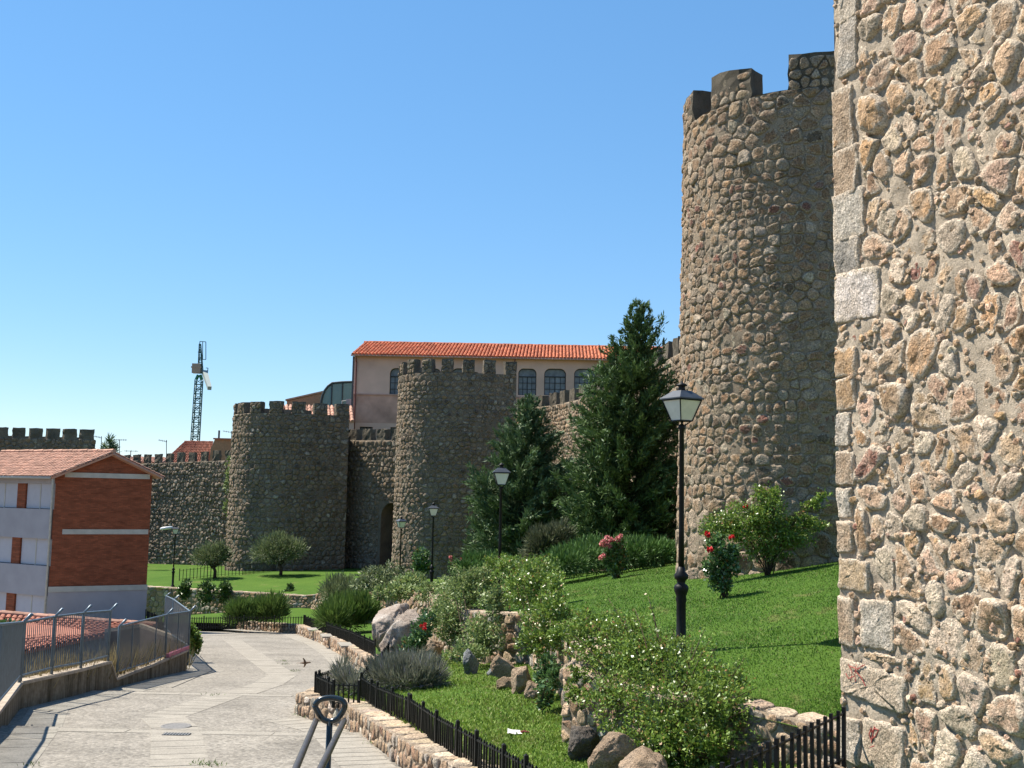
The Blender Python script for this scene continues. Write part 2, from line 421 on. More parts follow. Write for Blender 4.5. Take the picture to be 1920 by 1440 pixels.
# dark bars laid in as the shadow lines of step risers, beside the gutter
for pts in (((90, 1335), (230, 1295)), ((60, 1360), (40, 1440)), ((375, 1230), (398, 1257)), ((398, 1258), (322, 1290))):
    a, b = [hit(px, py, zpath) for px, py in pts]; g = G(); d = (b - a).xy.normalized(); L = (b - a).xy.length; V = []
    g.bar(a + Vector((0, 0, .004)), b + Vector((0, 0, -.004)), .014)
    tag(g.build('riser_shadow', M['iron']), {90: 'thin dark painted step shadow following the left wall', 60: 'short dark painted step shadow in the near corner of the path', 375: 'short dark painted step shadow beside the fence corner bush', 398: 'dark painted step shadow running back from the fence corner'}[pts[0][0]], 'painted shadow')

# ------------------------------------------------------------------ masonry
class Outline:
    """wall plan; pts run with the outward side on the left (side=+1) or right (-1)"""
    def __init__(s, pts, side=1, batter=0, ztop=0):
        P = np.array([(p[0], p[1]) for p in pts], float); d = np.diff(P, axis=0); L = np.hypot(*d.T); s.u = np.concatenate([[0], np.cumsum(L)])
        T = d / L[:, None]; Tn = np.vstack([T[:1], (T[:-1] + T[1:]) / 2, T[-1:]]); Tn /= np.hypot(*Tn.T)[:, None]
        s.P = P; s.N = np.stack([-Tn[:, 1], Tn[:, 0]], 1) * side; s.batter = batter; s.ztop = ztop; s.L = s.u[-1]; s.side = side
    def __call__(s, u, v, n=0):
        u = np.asarray(u, float); v = np.asarray(v, float); n = n + s.batter * np.maximum(0, s.ztop - v)
        x = np.interp(u, s.u, s.P[:, 0]); y = np.interp(u, s.u, s.P[:, 1])
        nx = np.interp(u, s.u, s.N[:, 0]); ny = np.interp(u, s.u, s.N[:, 1]); k = np.hypot(nx, ny)
        return np.stack([x + nx / k * n, y + ny / k * n, v + 0 * n], -1)

def clip(poly, nx, ny, d):
    out = []; m = len(poly)
    for i in range(m):
        a, b = poly[i], poly[(i + 1) % m]; da = a[0] * nx + a[1] * ny - d; db = b[0] * nx + b[1] * ny - d
        if da <= 0: out.append(a)
        if (da < 0 < db) or (db < 0 < da):
            t = da / (da - db); out.append((a[0] + (b[0] - a[0]) * t, a[1] + (b[1] - a[1]) * t))
    return out
def chaikin(p):
    o = []
    for i in range(len(p)):
        a, b = p[i], p[(i + 1) % len(p)]
        o += [(a[0]*.75 + b[0]*.25, a[1]*.75 + b[1]*.25), (a[0]*.25 + b[0]*.75, a[1]*.25 + b[1]*.75)]
    return o
def pick(pal, r):
    w = np.array([p[0] for p in pal], float); i = r.choice(len(pal), p=w / w.sum()); c = np.array(pal[i][1])
    return c * r.uniform(.78, 1.26) * (1 + r.normal(0, .018, 3)) * np.array([1.05, .985, .93])
RINGS_HI = [(1.04, None), (1.0, .18), (.96, .55), (.88, .84), (.72, .96), (.50, 1.0), (.24, 1.0)]
RINGS_LO = [(1.04, None), (1.0, .38), (.88, .86), (.55, 1.0)]
def roughen(poly, r, seg, amp):
    out = []; n = len(poly)
    for i in range(n):
        a, b = np.array(poly[i]), np.array(poly[(i + 1) % n]); m = max(1, int(np.hypot(*(b - a)) / seg))
        for k in range(m): out.append(a + (b - a) * k / m)
    P = np.array(out); c = P.mean(0); d = P - c; k = fbm(np.stack([P[:, 0], P[:, 1], np.full(len(P), r.uniform(0, 99))], 1) * 9, 3) - .5
    L = np.maximum(1e-6, np.hypot(*d.T)); return P + d / L[:, None] * (k * amp * 2)[:, None]
def stone_from(poly, surf, h, depth, r, rings, wob=.05, grit=.0):
    P = np.array(poly); c = P.mean(0); n = len(P)
    if wob: P = c + (P - c) * (1 + r.normal(0, wob, n))[:, None]
    ext = max(1e-3, np.abs(P - c).max()); ta, tb = r.normal(0, .20, 2)
    uv, nn, rm = [], [], []
    for s_, k in rings:
        q = c + (P - c) * s_
        if k is None: z = np.full(n, -depth)
        else:
            z = h * k * (1 + r.normal(0, .04, n)) + h * k * ((q - c) @ np.array([ta, tb])) / ext
            q = q + r.normal(0, .012 * ext, q.shape)
        uv.append(q); nn.append(z); rm.append(np.full(n, min(1.0, s_ ** 2.2)))
    uv.append(c[None] + r.normal(0, .05 * ext, 2)); nn.append(np.array([h])); rm.append(np.zeros(1))
    uv = np.vstack(uv); nn = np.concatenate(nn); rm = np.concatenate(rm)
    V = surf(uv[:, 0], uv[:, 1], nn); f_ = 1.1 / ext
    lump = (vnoise(V * f_ + 7.7) - .5) * .9 + (vnoise(V * f_ * 2.4 + 3.1) - .5) * .6
    nn = nn + np.where(nn > 0, lump * h * 1.1, 0)
    if grit: nn = nn + np.where(nn > 0, ((vnoise(V * 17) - .5) * 1.2 + (vnoise(V * 41) - .5)) * grit, 0)
    V = surf(uv[:, 0], uv[:, 1], nn)
    Fc = []; m = len(rings)
    for k in range(m - 1):
        for i in range(n):
            Fc.append((k*n + i, k*n + (i+1) % n, (k+1)*n + (i+1) % n, (k+1)*n + i))
    for i in range(n): Fc.append(((m-1)*n + i, (m-1)*n + (i+1) % n, m*n))
    return V, Fc, rm
def tinted(t, rm): return np.hstack([np.tile(t, (len(rm), 1)), rm[:, None]])
def stone_cells(u0, u1, v0, v1, w, h, r, gap=.03, rects=(), jit=.24, wv=(.55, 1.7), hv=(.7, 1.35), sizefn=None):
    seeds = []; v = v0
    while v < v1:
        k = sizefn(v) if sizefn else 1.0
        hh = h * k * r.uniform(*hv); u = u0 - r.uniform(0, w)
        while u < u1:
            ww = w * k * r.uniform(*wv); seeds.append((u + ww / 2 + r.normal(0, jit * .4 * w), v + hh / 2 + r.normal(0, jit * h * k))); u += ww
        v += hh
    Sd = np.array([s_ for s_ in seeds if u0 <= s_[0] <= u1 and v0 <= s_[1] <= v1 and not any(a - .02 < s_[0] < b + .02 and c_ - .02 < s_[1] < d_ + .02 for a, b, c_, d_ in rects)])
    rad = 2.4 * max(w, h) * (1.0 if not sizefn else 1.7); cells = {}
    for i, (a, b) in enumerate(Sd): cells.setdefault((int(a // rad), int(b // rad)), []).append(i)
    out = []
    for i, (a, b) in enumerate(Sd):
        gi, gj = int(a // rad), int(b // rad)
        nb = [k for x in (-1, 0, 1) for y in (-1, 0, 1) for k in cells.get((gi + x, gj + y), ()) if k != i]
        D = Sd[nb] - Sd[i] if nb else np.zeros((0, 2)); dist = np.hypot(D[:, 0], D[:, 1]); o = np.argsort(dist)[:18]
        poly = [(max(u0, a - rad), max(v0, b - rad)), (min(u1, a + rad), max(v0, b - rad)), (min(u1, a + rad), min(v1, b + rad)), (max(u0, a - rad), min(v1, b + rad))]
        gp = gap * r.uniform(.5, 1.9)
        for k in o:
            if dist[k] < 1e-6: continue
            nx, ny = D[k] / dist[k]; poly = clip(poly, nx, ny, nx * a + ny * b + dist[k] / 2 - gp / 2)
            if len(poly) < 3: break
        for (ra, rb, rc, rd) in rects:
            if len(poly) < 3: break
            us = [p[0] for p in poly]; vs = [p[1] for p in poly]
            if min(us) < rb + gap and max(us) > ra - gap and min(vs) < rd + gap and max(vs) > rc - gap:
                cand = [(a - rb, -1, 0, -(rb + gap)), (ra - a, 1, 0, ra - gap), (b - rd, 0, -1, -(rd + gap)), (rc - b, 0, 1, rc - gap)]
                _, nx, ny, d = max(cand); poly = clip(poly, nx, ny, d)
        if len(poly) < 3: continue
        p = np.array(poly); x, y = p[:, 0], p[:, 1]; ar = abs(np.dot(x, np.roll(y, -1)) - np.dot(y, np.roll(x, -1))) / 2
        if ar > .10 * w * h: out.append((ar, poly))
    return out
def lay_stones(root, cells, surf, hgt, depth, pal, r, mat, limit=300, rings=RINGS_LO, rounding=1, keep=1.0, weight=None, wob=.05, name='stone', stuff='rubble_stonework', rough=None, grit=0, hvar=(.45, 1.5)):
    cells = [c for c in cells if r.random() < keep]
    key = (lambda c: -c[0]) if weight is None else (lambda c: -c[0] * weight(c[1]))
    cells.sort(key=key); RV, RF, RT, b = [], [], [], 0
    for i, (ar, poly) in enumerate(cells):
        for _ in range(rounding): poly = chaikin(poly)
        if rough: poly = roughen(poly, r, *rough)
        h = hgt * r.uniform(*hvar) * min(1.4, max(.5, math.sqrt(ar) / .3))
        V, Fc, rm = stone_from(poly, surf, h, depth, r, rings, 0 if rough else wob, grit); t = tinted(np.clip(pick(pal, r), .01, .75), rm)
        if i < limit: mk(name, V, Fc, mat, root, tint=t, smooth=True)
        else: RV.append(V); RF += [tuple(k + b for k in f) for f in Fc]; RT.append(t); b += len(V)
    if RV: mk(stuff, np.vstack(RV), RF, mat, root, tint=np.vstack(RT), smooth=True, kind='stuff')

def core(name, surf, us, vs, mat, parent, amp=.02, freq=2.5, cap=None, hole=None):
    """rough mortar skin over the whole face; cap = thickness of the wall behind its top"""
    nu, nv = len(us), len(vs); U, Vv = np.meshgrid(us, vs); U, Vv = U.ravel(), Vv.ravel()
    base = surf(U, Vv, np.zeros(len(U))); nz = (fbm(base * freq, 4) - .5) * 2 * amp + (vnoise(base * freq * 6) - .5) * amp * .7
    V = surf(U, Vv, nz); Fc = []
    for j in range(nv - 1):
        for i in range(nu - 1):
            if hole and hole(us[i], us[i+1], vs[j], vs[j+1]): continue
            a = j * nu + i; Fc.append((a, a + 1, a + nu + 1, a + nu))
    V = V.tolist()
    if cap:
        top = [(nv - 1) * nu + i for i in range(nu)]; bk = len(V)
        V += surf(np.array(us), np.full(nu, vs[-1]), np.full(nu, -cap)).tolist(); bb = len(V)
        V += surf(np.array(us), np.full(nu, vs[0]), np.full(nu, -cap)).tolist()
        for i in range(nu - 1): Fc += [(top[i], top[i+1], bk + i + 1, bk + i), (bk + i, bk + i + 1, bb + i + 1, bb + i)]
        Fc += [(0, (nv-1)*nu, bk, bb), (nu - 1, bb + nu - 1, bk + nu - 1, nv*nu - 1)]
    return mk(name, V, Fc, mat, parent, smooth=True)

def merlon(root, surf, ua, ub, z0, z1, th, r, pal=None, smat=None, cell=None, hs=.03, broken=0, mamp=.12):
    nu, nt, nv = 5, 3, 5; V = []; idx = {}
    def put(u, v, n):
        k = (round(u, 4), round(v, 4), round(n, 4))
        if k not in idx:
            p = surf(np.array([u]), np.array([v]), np.array([n]))[0]; w = (vnoise(p[None] * 4.1)[0] - .5) * mamp; w2 = (vnoise(p[None] * 4.1 + 50)[0] - .5) * mamp
            dz = w2 * (1 if v > z0 + .01 else 0)
            if broken and v > z1 - .05: dz -= broken * max(0, (u - ua) / (ub - ua) - .45)
            idx[k] = len(V); V.append((p[0] + w, p[1] + w2, p[2] + dz))
        return idx[k]
    us = np.linspace(ua, ub, nu); vs = np.linspace(z0 - .12, z1, nv); ns = np.linspace(0.01, -th, nt); Fc = []
    for i in range(nu - 1):
        for j in range(nv - 1):
            for n in (ns[0], ns[-1]): Fc.append((put(us[i], vs[j], n), put(us[i+1], vs[j], n), put(us[i+1], vs[j+1], n), put(us[i], vs[j+1], n)))
        for k in range(nt - 1): Fc.append((put(us[i], vs[-1], ns[k]), put(us[i+1], vs[-1], ns[k]), put(us[i+1], vs[-1], ns[k+1]), put(us[i], vs[-1], ns[k+1])))
    for j in range(nv - 1):
        for k in range(nt - 1):
            for u in (us[0], us[-1]): Fc.append((put(u, vs[j], ns[k]), put(u, vs[j+1], ns[k]), put(u, vs[j+1], ns[k+1]), put(u, vs[j], ns[k+1])))
    bm = bmesh.new(); bv = [bm.verts.new(v) for v in V]
    for f in Fc: bm.faces.new([bv[i] for i in f])
    bmesh.ops.recalc_face_normals(bm, faces=bm.faces); bm.verts.index_update()
    V = [tuple(v.co) for v in bm.verts]; Fc = [[v.index for v in f.verts] for f in bm.faces]; bm.free()
    o = mk('merlon', V, Fc, M['merlon'], root)
    if cell:
        cs = stone_cells(ua + .03, ub - .03, z0, z1 - .1 - broken * .5, cell, cell * .9, r, gap=.04)
        lay_stones(o, cs, surf, hs, .05, pal, r, smat, limit=0, stuff='merlon_stonework')
    return o

TAN, BROWN, OCHRE, GREY, PALE, PINK, RED, DARK = (.375,.27,.185), (.27,.185,.12), (.41,.265,.15), (.33,.30,.265), (.48,.425,.36), (.40,.275,.22), (.25,.13,.105), (.12,.09,.07)
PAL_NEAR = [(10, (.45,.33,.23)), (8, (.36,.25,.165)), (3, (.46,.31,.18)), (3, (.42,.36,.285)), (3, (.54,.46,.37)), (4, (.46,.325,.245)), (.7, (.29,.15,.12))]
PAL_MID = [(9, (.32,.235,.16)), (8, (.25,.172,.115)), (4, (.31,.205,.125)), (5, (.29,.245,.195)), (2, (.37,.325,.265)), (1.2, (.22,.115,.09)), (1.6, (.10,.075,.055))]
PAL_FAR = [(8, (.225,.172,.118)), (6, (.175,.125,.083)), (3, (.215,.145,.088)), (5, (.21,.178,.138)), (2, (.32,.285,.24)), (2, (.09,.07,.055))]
PAL_LOW = [(8, (.36,.26,.18)), (5, (.28,.19,.13)), (4, (.40,.31,.22)), (3, (.30,.28,.25)), (2, PALE)]
# ------------------------------------------------------------------ near wall (right edge of the picture)
r = np.random.default_rng(11)
W0 = (3.66, 12.2); WD = (.342, -.940)
near = thing('rubble_wall', 'tall sunlit rubble stone wall with pale corner blocks and red scrawls, nearest of all', 'stone wall', (W0[0], W0[1], -3.6))
ns = Outline([W0, (W0[0] + WD[0]*8, W0[1] + WD[1]*8)], side=-1)
core('mortar', ns, list(np.arange(0, 4.6, .045)) + [5.5, 8], list(np.arange(-4.2, 7.2, .045)) + [8, 9], M['mortar_near'], near, .042, 4.2, cap=None)
g = G(); bk = [(W0[0] + WD[0]*8, W0[1] + WD[1]*8), (W0[0] + WD[0]*8 + .94*4, W0[1] + WD[1]*8 + .342*4), (W0[0] + .94*4, W0[1] + .342*4), W0]
V = [(x, y, z) for z in (-4.2, 9) for x, y in bk]; g.add(V, [(0,1,5,4), (1,2,6,5), (2,3,7,6), (4,5,6,7)]); g.build('wall_back', M['mortar_near'], near)
QPX = [(1575,1611,-60,28), (1575,1610,36,132), (1575,1603,168,272), (1575,1612,284,362), (1575,1624,366,440), (1575,1616,446,508), (1575,1653,513,588), (1575,1610,655,704), (1575,1606,712,768), (1575,1598,776,838), (1575,1604,846,908), (1575,1600,916,972), (1575,1603,978,1038), (1575,1634,1044,1110), (1575,1607,1117,1214), (1618,1678,1122,1224), (1574,1702,1230,1330), (1574,1616,1338,1436), (1620,1700,1345,1460), (1574,1660,1442,1540)]
quo = []
for x0, x1, y0, y1 in QPX:
    u0, z1 = on_line(x0, y0, W0, WD); u1, z0 = on_line(x1, y1, W0, WD); quo.append((min(u0, u1), max(u0, u1), z0, z1))
qpal = [PALE, GREY, TAN, TAN, PALE, GREY, (.62,.54,.49), OCHRE, OCHRE, PALE, TAN, PALE, TAN, (.46,.34,.22), TAN, PALE, (.45,.36,.27), PALE, (.44,.35,.26), TAN]
cells = stone_cells(.02, 4.4, -3.9, 6.9, .315, .275, r, gap=.034, rects=[(a - .05, b, c_, d_) for a, b, c_, d_ in quo], jit=.36, wv=(.3, 1.8), hv=(.5, 1.6), sizefn=lambda v: 1.25 if v < -1.6 else 1.0)
for i, (a, b, c_, d_) in enumerate(quo):
    a = -.035 if a < .1 else a
    nU, nV = 5, 5; poly = [(a + (b-a)*k/nU, c_) for k in range(nU)] + [(b, c_ + (d_-c_)*k/nV) for k in range(nV)] + [(b - (b-a)*k/nU, d_) for k in range(nU)] + [(a, d_ - (d_-c_)*k/nV) for k in range(nV)]
    sl_ = r.normal(0, .03); poly = [(p[0] + r.normal(0, .007), p[1] + r.normal(0, .007) - sl_ * (p[0] - a)) for p in poly]; poly = chaikin(poly)
    poly = roughen(poly, r, .035, .012)
    V, Fc, rm = stone_from(poly, ns, (.040 + 0 * r.uniform()), .55 if a < .05 else .08, r, [(1.02, None), (1.0, .35), (.975, .82), (.92, .96), (.75, 1.0), (.5, 1.0), (.25, 1.0)], wob=0, grit=.008)
    mk('corner_block', V, Fc, M['stone_near'], near, tint=tinted(np.clip(np.array(qpal[i]) * r.uniform(.86, 1.0), 0, .6), rm * .8), smooth=True)
lay_stones(near, cells, ns, .038, .09, PAL_NEAR, r, M['stone_near'], limit=300, rings=RINGS_HI, rounding=1, rough=(.030, .022), grit=.015, hvar=(.2, 1.6), keep=.95, weight=lambda p: 1.0 if p[0][0] < 3.1 else .2)
# small pebbles pressed into the joints
PV, PF, PT = [], [], []; b = 0
for _ in range(2600):
    u, v = r.uniform(0, 4.3), r.uniform(-3.8, 6.8)
    if any(a - .02 < u < bb + .02 and c_ < v < d_ for a, bb, c_, d_ in quo): continue
    s_ = r.uniform(.014, .060); k = 8; poly = [(u + s_*r.uniform(.7,1.2)*math.cos(2*math.pi*i/k), v + s_*r.uniform(.6,1.1)*math.sin(2*math.pi*i/k)) for i in range(k)]
    V, Fc, rm = stone_from(poly, ns, s_*.7, .03, r, RINGS_LO, .05); PV.append(V); PF += [tuple(q + b for q in f) for f in Fc]; PT.append(tinted(np.clip(pick(PAL_NEAR, r), .02, .7), rm * .7)); b += len(V)
mk('pebble_filling', np.vstack(PV), PF, M['stone_near'], near, tint=np.vstack(PT), smooth=True, kind='stuff')
gm_ = m_plain('red_spray', (.42, .09, .08), .8, .1, .3, 30)
def scrawl(strokes, w):
    g = G()
    for st in strokes:
        pts = []
        for px, py in st:
            u, z = on_line(px, py, W0, WD); pts.append(ns(np.array([u]), np.array([z]), np.array([.043]))[0])
        g.tube(pts, w, 5)
    tag(g.build('red_scrawl', gm_, near))
scrawl([[(1597,1245),(1604,1262),(1601,1276)],[(1592,1262),(1597,1272),(1607,1268)],[(1612,1246),(1609,1265),(1611,1278)],[(1624,1247),(1611,1258),(1622,1272),(1629,1286)],[(1600,1249),(1614,1254),(1628,1246)]], .0045)
scrawl([[(1640,1365),(1636,1376),(1639,1386),(1648,1380),(1654,1368),(1646,1366),(1640,1372)],[(1630,1410),(1636,1402),(1646,1398)],[(1646,1362),(1640,1392)]], .006)

# ------------------------------------------------------------------ D-shaped wall towers
def tower(name, label, C, Rr, a_deg, L, z0, z1, phi_from, cell, hgt, pal, smat, mmat, merl, mh, mth, seed, batter=.012, gap=.03, limit=300, sizefn=None, cellm=None, vres=.35, amp=.05, jit=.14, rough=None, grit=0, mbroken=()):
    r = np.random.default_rng(seed); a = R(a_deg); ax = (math.cos(a), math.sin(a))      # axis from nose to the back
    pts = []; f0 = (C[0] + Rr*-math.sin(a)*1 , C[1] + Rr*math.cos(a))
    far = (C[0] - Rr*math.sin(a), C[1] + Rr*math.cos(a)); nearp = (C[0] + Rr*math.sin(a), C[1] - Rr*math.cos(a))
    pts.append((far[0] + ax[0]*L, far[1] + ax[1]*L))
    for i in range(49):
        t = a + math.pi/2 + math.pi * i / 48; pts.append((C[0] + Rr*math.cos(t), C[1] + Rr*math.sin(t)))
    pts.append((nearp[0] + ax[0]*L, nearp[1] + ax[1]*L))
    o = Outline(pts, side=-1, batter=batter, ztop=z1)
    root = thing(name, label, 'stone tower', (C[0], C[1], z0))
    us = list(np.arange(0, o.L, .3)) + [o.L]; vs = list(np.arange(z0, z1, vres)) + [z1]
    core('mortar', o, us, vs, mmat, root, amp, 1.6)
    V = o(np.array(us), np.full(len(us), z1), np.full(len(us), .02)); mk('wall_walk', V, [tuple(range(len(V)))], mmat, root)
    Vb = o(np.array([0, o.L, o.L, 0]), np.array([z0, z0, z1, z1]), np.zeros(4)); mk('back_face', Vb, [(0,1,2,3)], mmat, root)
    uu = lambda phi: L + Rr * R(phi - a_deg - 90)
    cells = stone_cells(uu(phi_from), o.L, z0 + .2, z1 - .02, cell[0], cell[1], r, gap=gap, sizefn=sizefn, jit=jit)
    lay_stones(root, cells, o, hgt, .06, pal, r, smat, limit=limit, rings=RINGS_LO, rounding=1, wob=.06, rough=rough, grit=grit, hvar=(.3, 1.6))
    for k, (ua, ub) in enumerate(merl(L, Rr, o.L, uu)):
        merlon(root, o, ua, ub, z1, z1 + mh * r.uniform(.94, 1.06), mth, r, pal, smat, cellm if ub > uu(phi_from) else None, hs=hgt, broken=.28 if k in mbroken else 0)
    return root, o
C1 = (8.96, 32.0)
def z_at(px, py, Y): return at(px, py, Y).z
T1top = z_at(1500, 171, 28.6)
def merl1(L, Rr, OL, uu):
    w = Rr * R(21); out = [(uu(c_) - w/2, uu(c_) + w/2) for c_ in (108, 145, 181.5, 218.5, 255)]; u = out[-1][1] + 1.0
    while u + w < OL: out.append((u, u + w)); u += w + 1.0
    return out
tower('stone_tower', 'tall round stone tower with three battlements behind the nearest lamp post', C1, 3.86, 0, 4.5, -4.5, T1top, 140, (.31, .25), .036, PAL_MID, M['stone_mid'], M['mortar_mid'], merl1, 1.0, .62, 21, gap=.020,
      sizefn=lambda v: 1.8 if v < .2 else (1.35 if v > T1top - 2.2 else 1.0), cellm=.26, vres=.25, amp=.05, mbroken=(3,), rough=(.055, .032), grit=.034)
C2 = (-4.3, 84.0); T2top = z_at(850, 699, 80)
def merl_step(w, gp, off=0):
    def f(L, Rr, OL, uu):
        out = []; u = OL - w - off
        while u > 0: out.append((u, u + w)); u -= w + gp
        return out[::-1]
    return f
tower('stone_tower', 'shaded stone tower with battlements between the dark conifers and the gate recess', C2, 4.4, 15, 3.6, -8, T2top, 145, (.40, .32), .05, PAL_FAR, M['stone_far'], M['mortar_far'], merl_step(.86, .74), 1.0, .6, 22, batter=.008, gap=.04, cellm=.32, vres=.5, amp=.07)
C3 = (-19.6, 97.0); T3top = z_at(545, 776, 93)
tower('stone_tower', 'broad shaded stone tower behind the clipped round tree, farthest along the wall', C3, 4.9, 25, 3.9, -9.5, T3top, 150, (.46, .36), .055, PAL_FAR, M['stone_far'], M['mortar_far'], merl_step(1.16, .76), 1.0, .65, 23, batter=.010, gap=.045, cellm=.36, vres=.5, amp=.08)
# flat-flanked tower at the left edge, only its battlemented head shows above the brick house
r4 = thing('stone_tower', 'dark battlemented tower head above the white house roof at the left edge', 'stone tower', (-48, 112, -9))
o4 = Outline([(-58, 108), (-41.6, 109.5), (-45.0, 117)], side=-1); T4 = z_at(100, 822, 108.5)
core('mortar', o4, list(np.arange(0, o4.L, .6)) + [o4.L], list(np.arange(-9, T4, .6)) + [T4], M['mortar_far'], r4, .07, 1.6, cap=3)
rr = np.random.default_rng(5); u = 16.45 - 1.32
while u > 0: merlon(r4, o4, u, u + 1.22, T4, T4 + 1.02, .4, rr); u -= 1.66
o4b = Outline([(-58, 112), (-44.5, 113.5)], side=-1); u = 12.2
while u > 0: merlon(r4, o4b, u, u + 1.2, T4 - .5, T4 + .38, .6, rr); u -= 1.64
lay_stones(r4, stone_cells(0, o4.L, -2, T4, .5, .42, rr, gap=.06), o4, .07, .06, PAL_FAR, rr, M['stone_far'], limit=0)

# ------------------------------------------------------------------ curtain walls
def curtain(label, pts, ztops, z0, cell, seed, merlons, smat='stone_far', mmat='mortar_far', pal=PAL_FAR, hgt=.07, cap=2.0, hole=None, limit=300, mh=.95, vis=(0, 1e9), mth=.6):
    r = np.random.default_rng(seed); o = Outline(pts, side=-1); zt = lambda u: np.interp(u, np.linspace(0, o.L, len(ztops)), ztops)
    root = thing('curtain_wall', label, 'stone wall', (pts[0][0], pts[0][1], z0)); ztm = max(ztops)
    surf = lambda u, v, n: o(u, z0 + (np.asarray(v, float) - z0) * (zt(u) - z0) / (ztm - z0), n)
    us = list(np.arange(0, o.L, .5)) + [o.L]; vs = list(np.arange(z0, ztm, .5)) + [ztm]
    if hole: us = sorted([u for u in us if not hole[0] - .3 < u < hole[1] + .3] + list(hole[:2])); vs = sorted([v for v in vs if abs(v - hole[2]) > .2] + [hole[2]])
    core('mortar', surf, us, vs, M[mmat], root, .07, 1.6, cap=cap, hole=(lambda a, b, c_, d_: a >= hole[0] - 1e-6 and b <= hole[1] + 1e-6 and d_ <= hole[2] + 1e-6) if hole else None)
    rects = [(hole[0] - .15, hole[1] + .15, z0, hole[2] + .1)] if hole else ()
    cells = [c_ for c_ in stone_cells(max(0, vis[0]), min(o.L, vis[1]), z0 + 1, ztm - .02, cell[0], cell[1], r, gap=.06, rects=rects)]
    lay_stones(root, cells, surf, hgt, .06, pal, r, M[smat], limit=limit)
    w, gp, off = merlons; u = off
    while u + w < o.L: merlon(root, surf, u, u + w, ztm, ztm + mh * r.uniform(.95, 1.05), mth, r); u += w + gp
    return root, surf, o
curtain('sunlit curtain wall climbing behind the two dark conifers', [(0.4, 87.0), (3.2, 83.0), (5.6, 75), (8.2, 52), (11.5, 31)], [7.0, 7.0, 7.0, 7.2, 7.6], -6, (.36, .30), 31, (1.05, .95, .4), pal=PAL_MID, smat='stone_mid', mmat='mortar_mid', limit=300)
# between the two far towers, with the arched gate recess
cpts = [(-16.8, 98.8), (-13.0, 95.5), (-1.6, 85.8)]; cd = np.array([-1.6 + 13.0, 85.8 - 95.5]); cdl = np.hypot(*cd); cd = cd / cdl
uh0, _ = on_line(712, 1000, cpts[1], cd); uh1, _ = on_line(754, 1000, cpts[1], cd); L0 = math.hypot(3.8, 3.3)
hz = z_at(720, 940, 92.5); hole = (L0 + uh0, L0 + uh1, hz)
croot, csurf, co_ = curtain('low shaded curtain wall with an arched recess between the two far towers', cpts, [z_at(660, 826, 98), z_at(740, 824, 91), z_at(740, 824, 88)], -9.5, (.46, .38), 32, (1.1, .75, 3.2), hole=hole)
g = G(); n = 14; u0, u1 = hole[0], hole[1]; um = (u0 + u1) / 2; w = (u1 - u0) / 2
arch = [(u1 - .12, -9.5)] + [(um + (w - .12) * math.cos(math.pi * i / n), hz - w + (w - .12) * math.sin(math.pi * i / n) * 1.0) for i in range(n + 1)] + [(u0 + .12, -9.5)]
fr = [Vector((a, b, 0)) for a, b in [(u0, -9.5)] + arch[::-1] + [(u1, -9.5), (u1, hz), (u0, hz)]]
tri = geometry.tessellate_polygon([fr]); Vf = co_(np.array([p[0] for p in fr]), np.array([p[1] for p in fr]), np.full(len(fr), .03))
mk('arch_surround', Vf, [tuple(t) for t in tri], M['mortar_far'], croot)
A0 = co_(np.array([p[0] for p in arch]), np.array([p[1] for p in arch]), np.full(len(arch), .03)); A1 = co_(np.array([p[0] for p in arch]), np.array([p[1] for p in arch]), np.full(len(arch), -1.9)); m_ = len(arch)
mk('gate_passage', np.vstack([A0, A1]), [(i, i + 1, m_ + i + 1, m_ + i) for i in range(m_ - 1)] + [tuple(range(m_, 2 * m_))], M['mortar_far'], croot)
# curtain running off to the left
zl_, zr_ = z_at(245, 872, 117), z_at(425, 862, 105.5)
curtain('grey curtain wall with small square battlements behind the brick gable', [(-43.0, 118), (-26.0, 105)], [zl_, zr_], -9.5, (.44, .38), 33, (.98, .92, .25), mh=.98, mth=.28, hgt=.09, pal=[(8, (.25,.21,.165)), (6, (.185,.148,.11)), (6, (.27,.24,.20)), (3, (.37,.335,.29)), (2, DARK)])

# ------------------------------------------------------------------ garden retaining walls and kerb walls
def rw_piece(label, pts, zt, zb, cell, seed, thick=.45, cap=True, limit=300, name='retaining_wall', pal=PAL_LOW, side=1):
    r = np.random.default_rng(seed); o = Outline(pts, side=side); us = list(np.arange(0, o.L, .22)) + [o.L]
    zt_ = lambda u: np.array([zt(*o(np.array([q]), np.array([0.]))[0][:2]) for q in np.atleast_1d(u)]); zb_ = lambda u: np.array([zb(*o(np.array([q]), np.array([0.]))[0][:2]) for q in np.atleast_1d(u)])
    ZT, ZB = zt_(us), zb_(us)
    surf = lambda u, v, n: o(u, np.interp(u, us, ZB) + np.asarray(v) * (np.interp(u, us, ZT) - np.interp(u, us, ZB)), n)
    hm = float(np.mean(ZT - ZB)); root = thing(name, label, 'stone wall', tuple(surf(np.array([0.]), np.array([0.]), np.array([0.]))[0]))
    core('mortar', surf, us, list(np.linspace(0, 1, max(3, int(hm / .15)))), M['mortar_low'], root, .02, 4, cap=thick)
    sf = lambda u, v, n: surf(u, np.asarray(v) / hm, n)
    lay_stones(root, stone_cells(0, o.L, .0, hm, cell[0], cell[1], r, gap=.03), sf, .04, .05, pal, r, M['stone_low'], limit=limit)
    ts = lambda u, v, n: surf(u, np.ones_like(np.asarray(u, float)), -np.asarray(v, float)) + np.stack([0*np.asarray(n), 0*np.asarray(n), np.asarray(n, float)], -1)
    if cap: lay_stones(root, stone_cells(0, o.L, .0, thick, cell[0] * 2.0, thick * .95, r, gap=.015), ts, .018, .03, [(3, (.36,.29,.215)), (2, (.42,.35,.27)), (1, (.3,.26,.21))], r, M['stone_low'], limit=120, name='coping_stone', stuff='coping_rest')
    return root
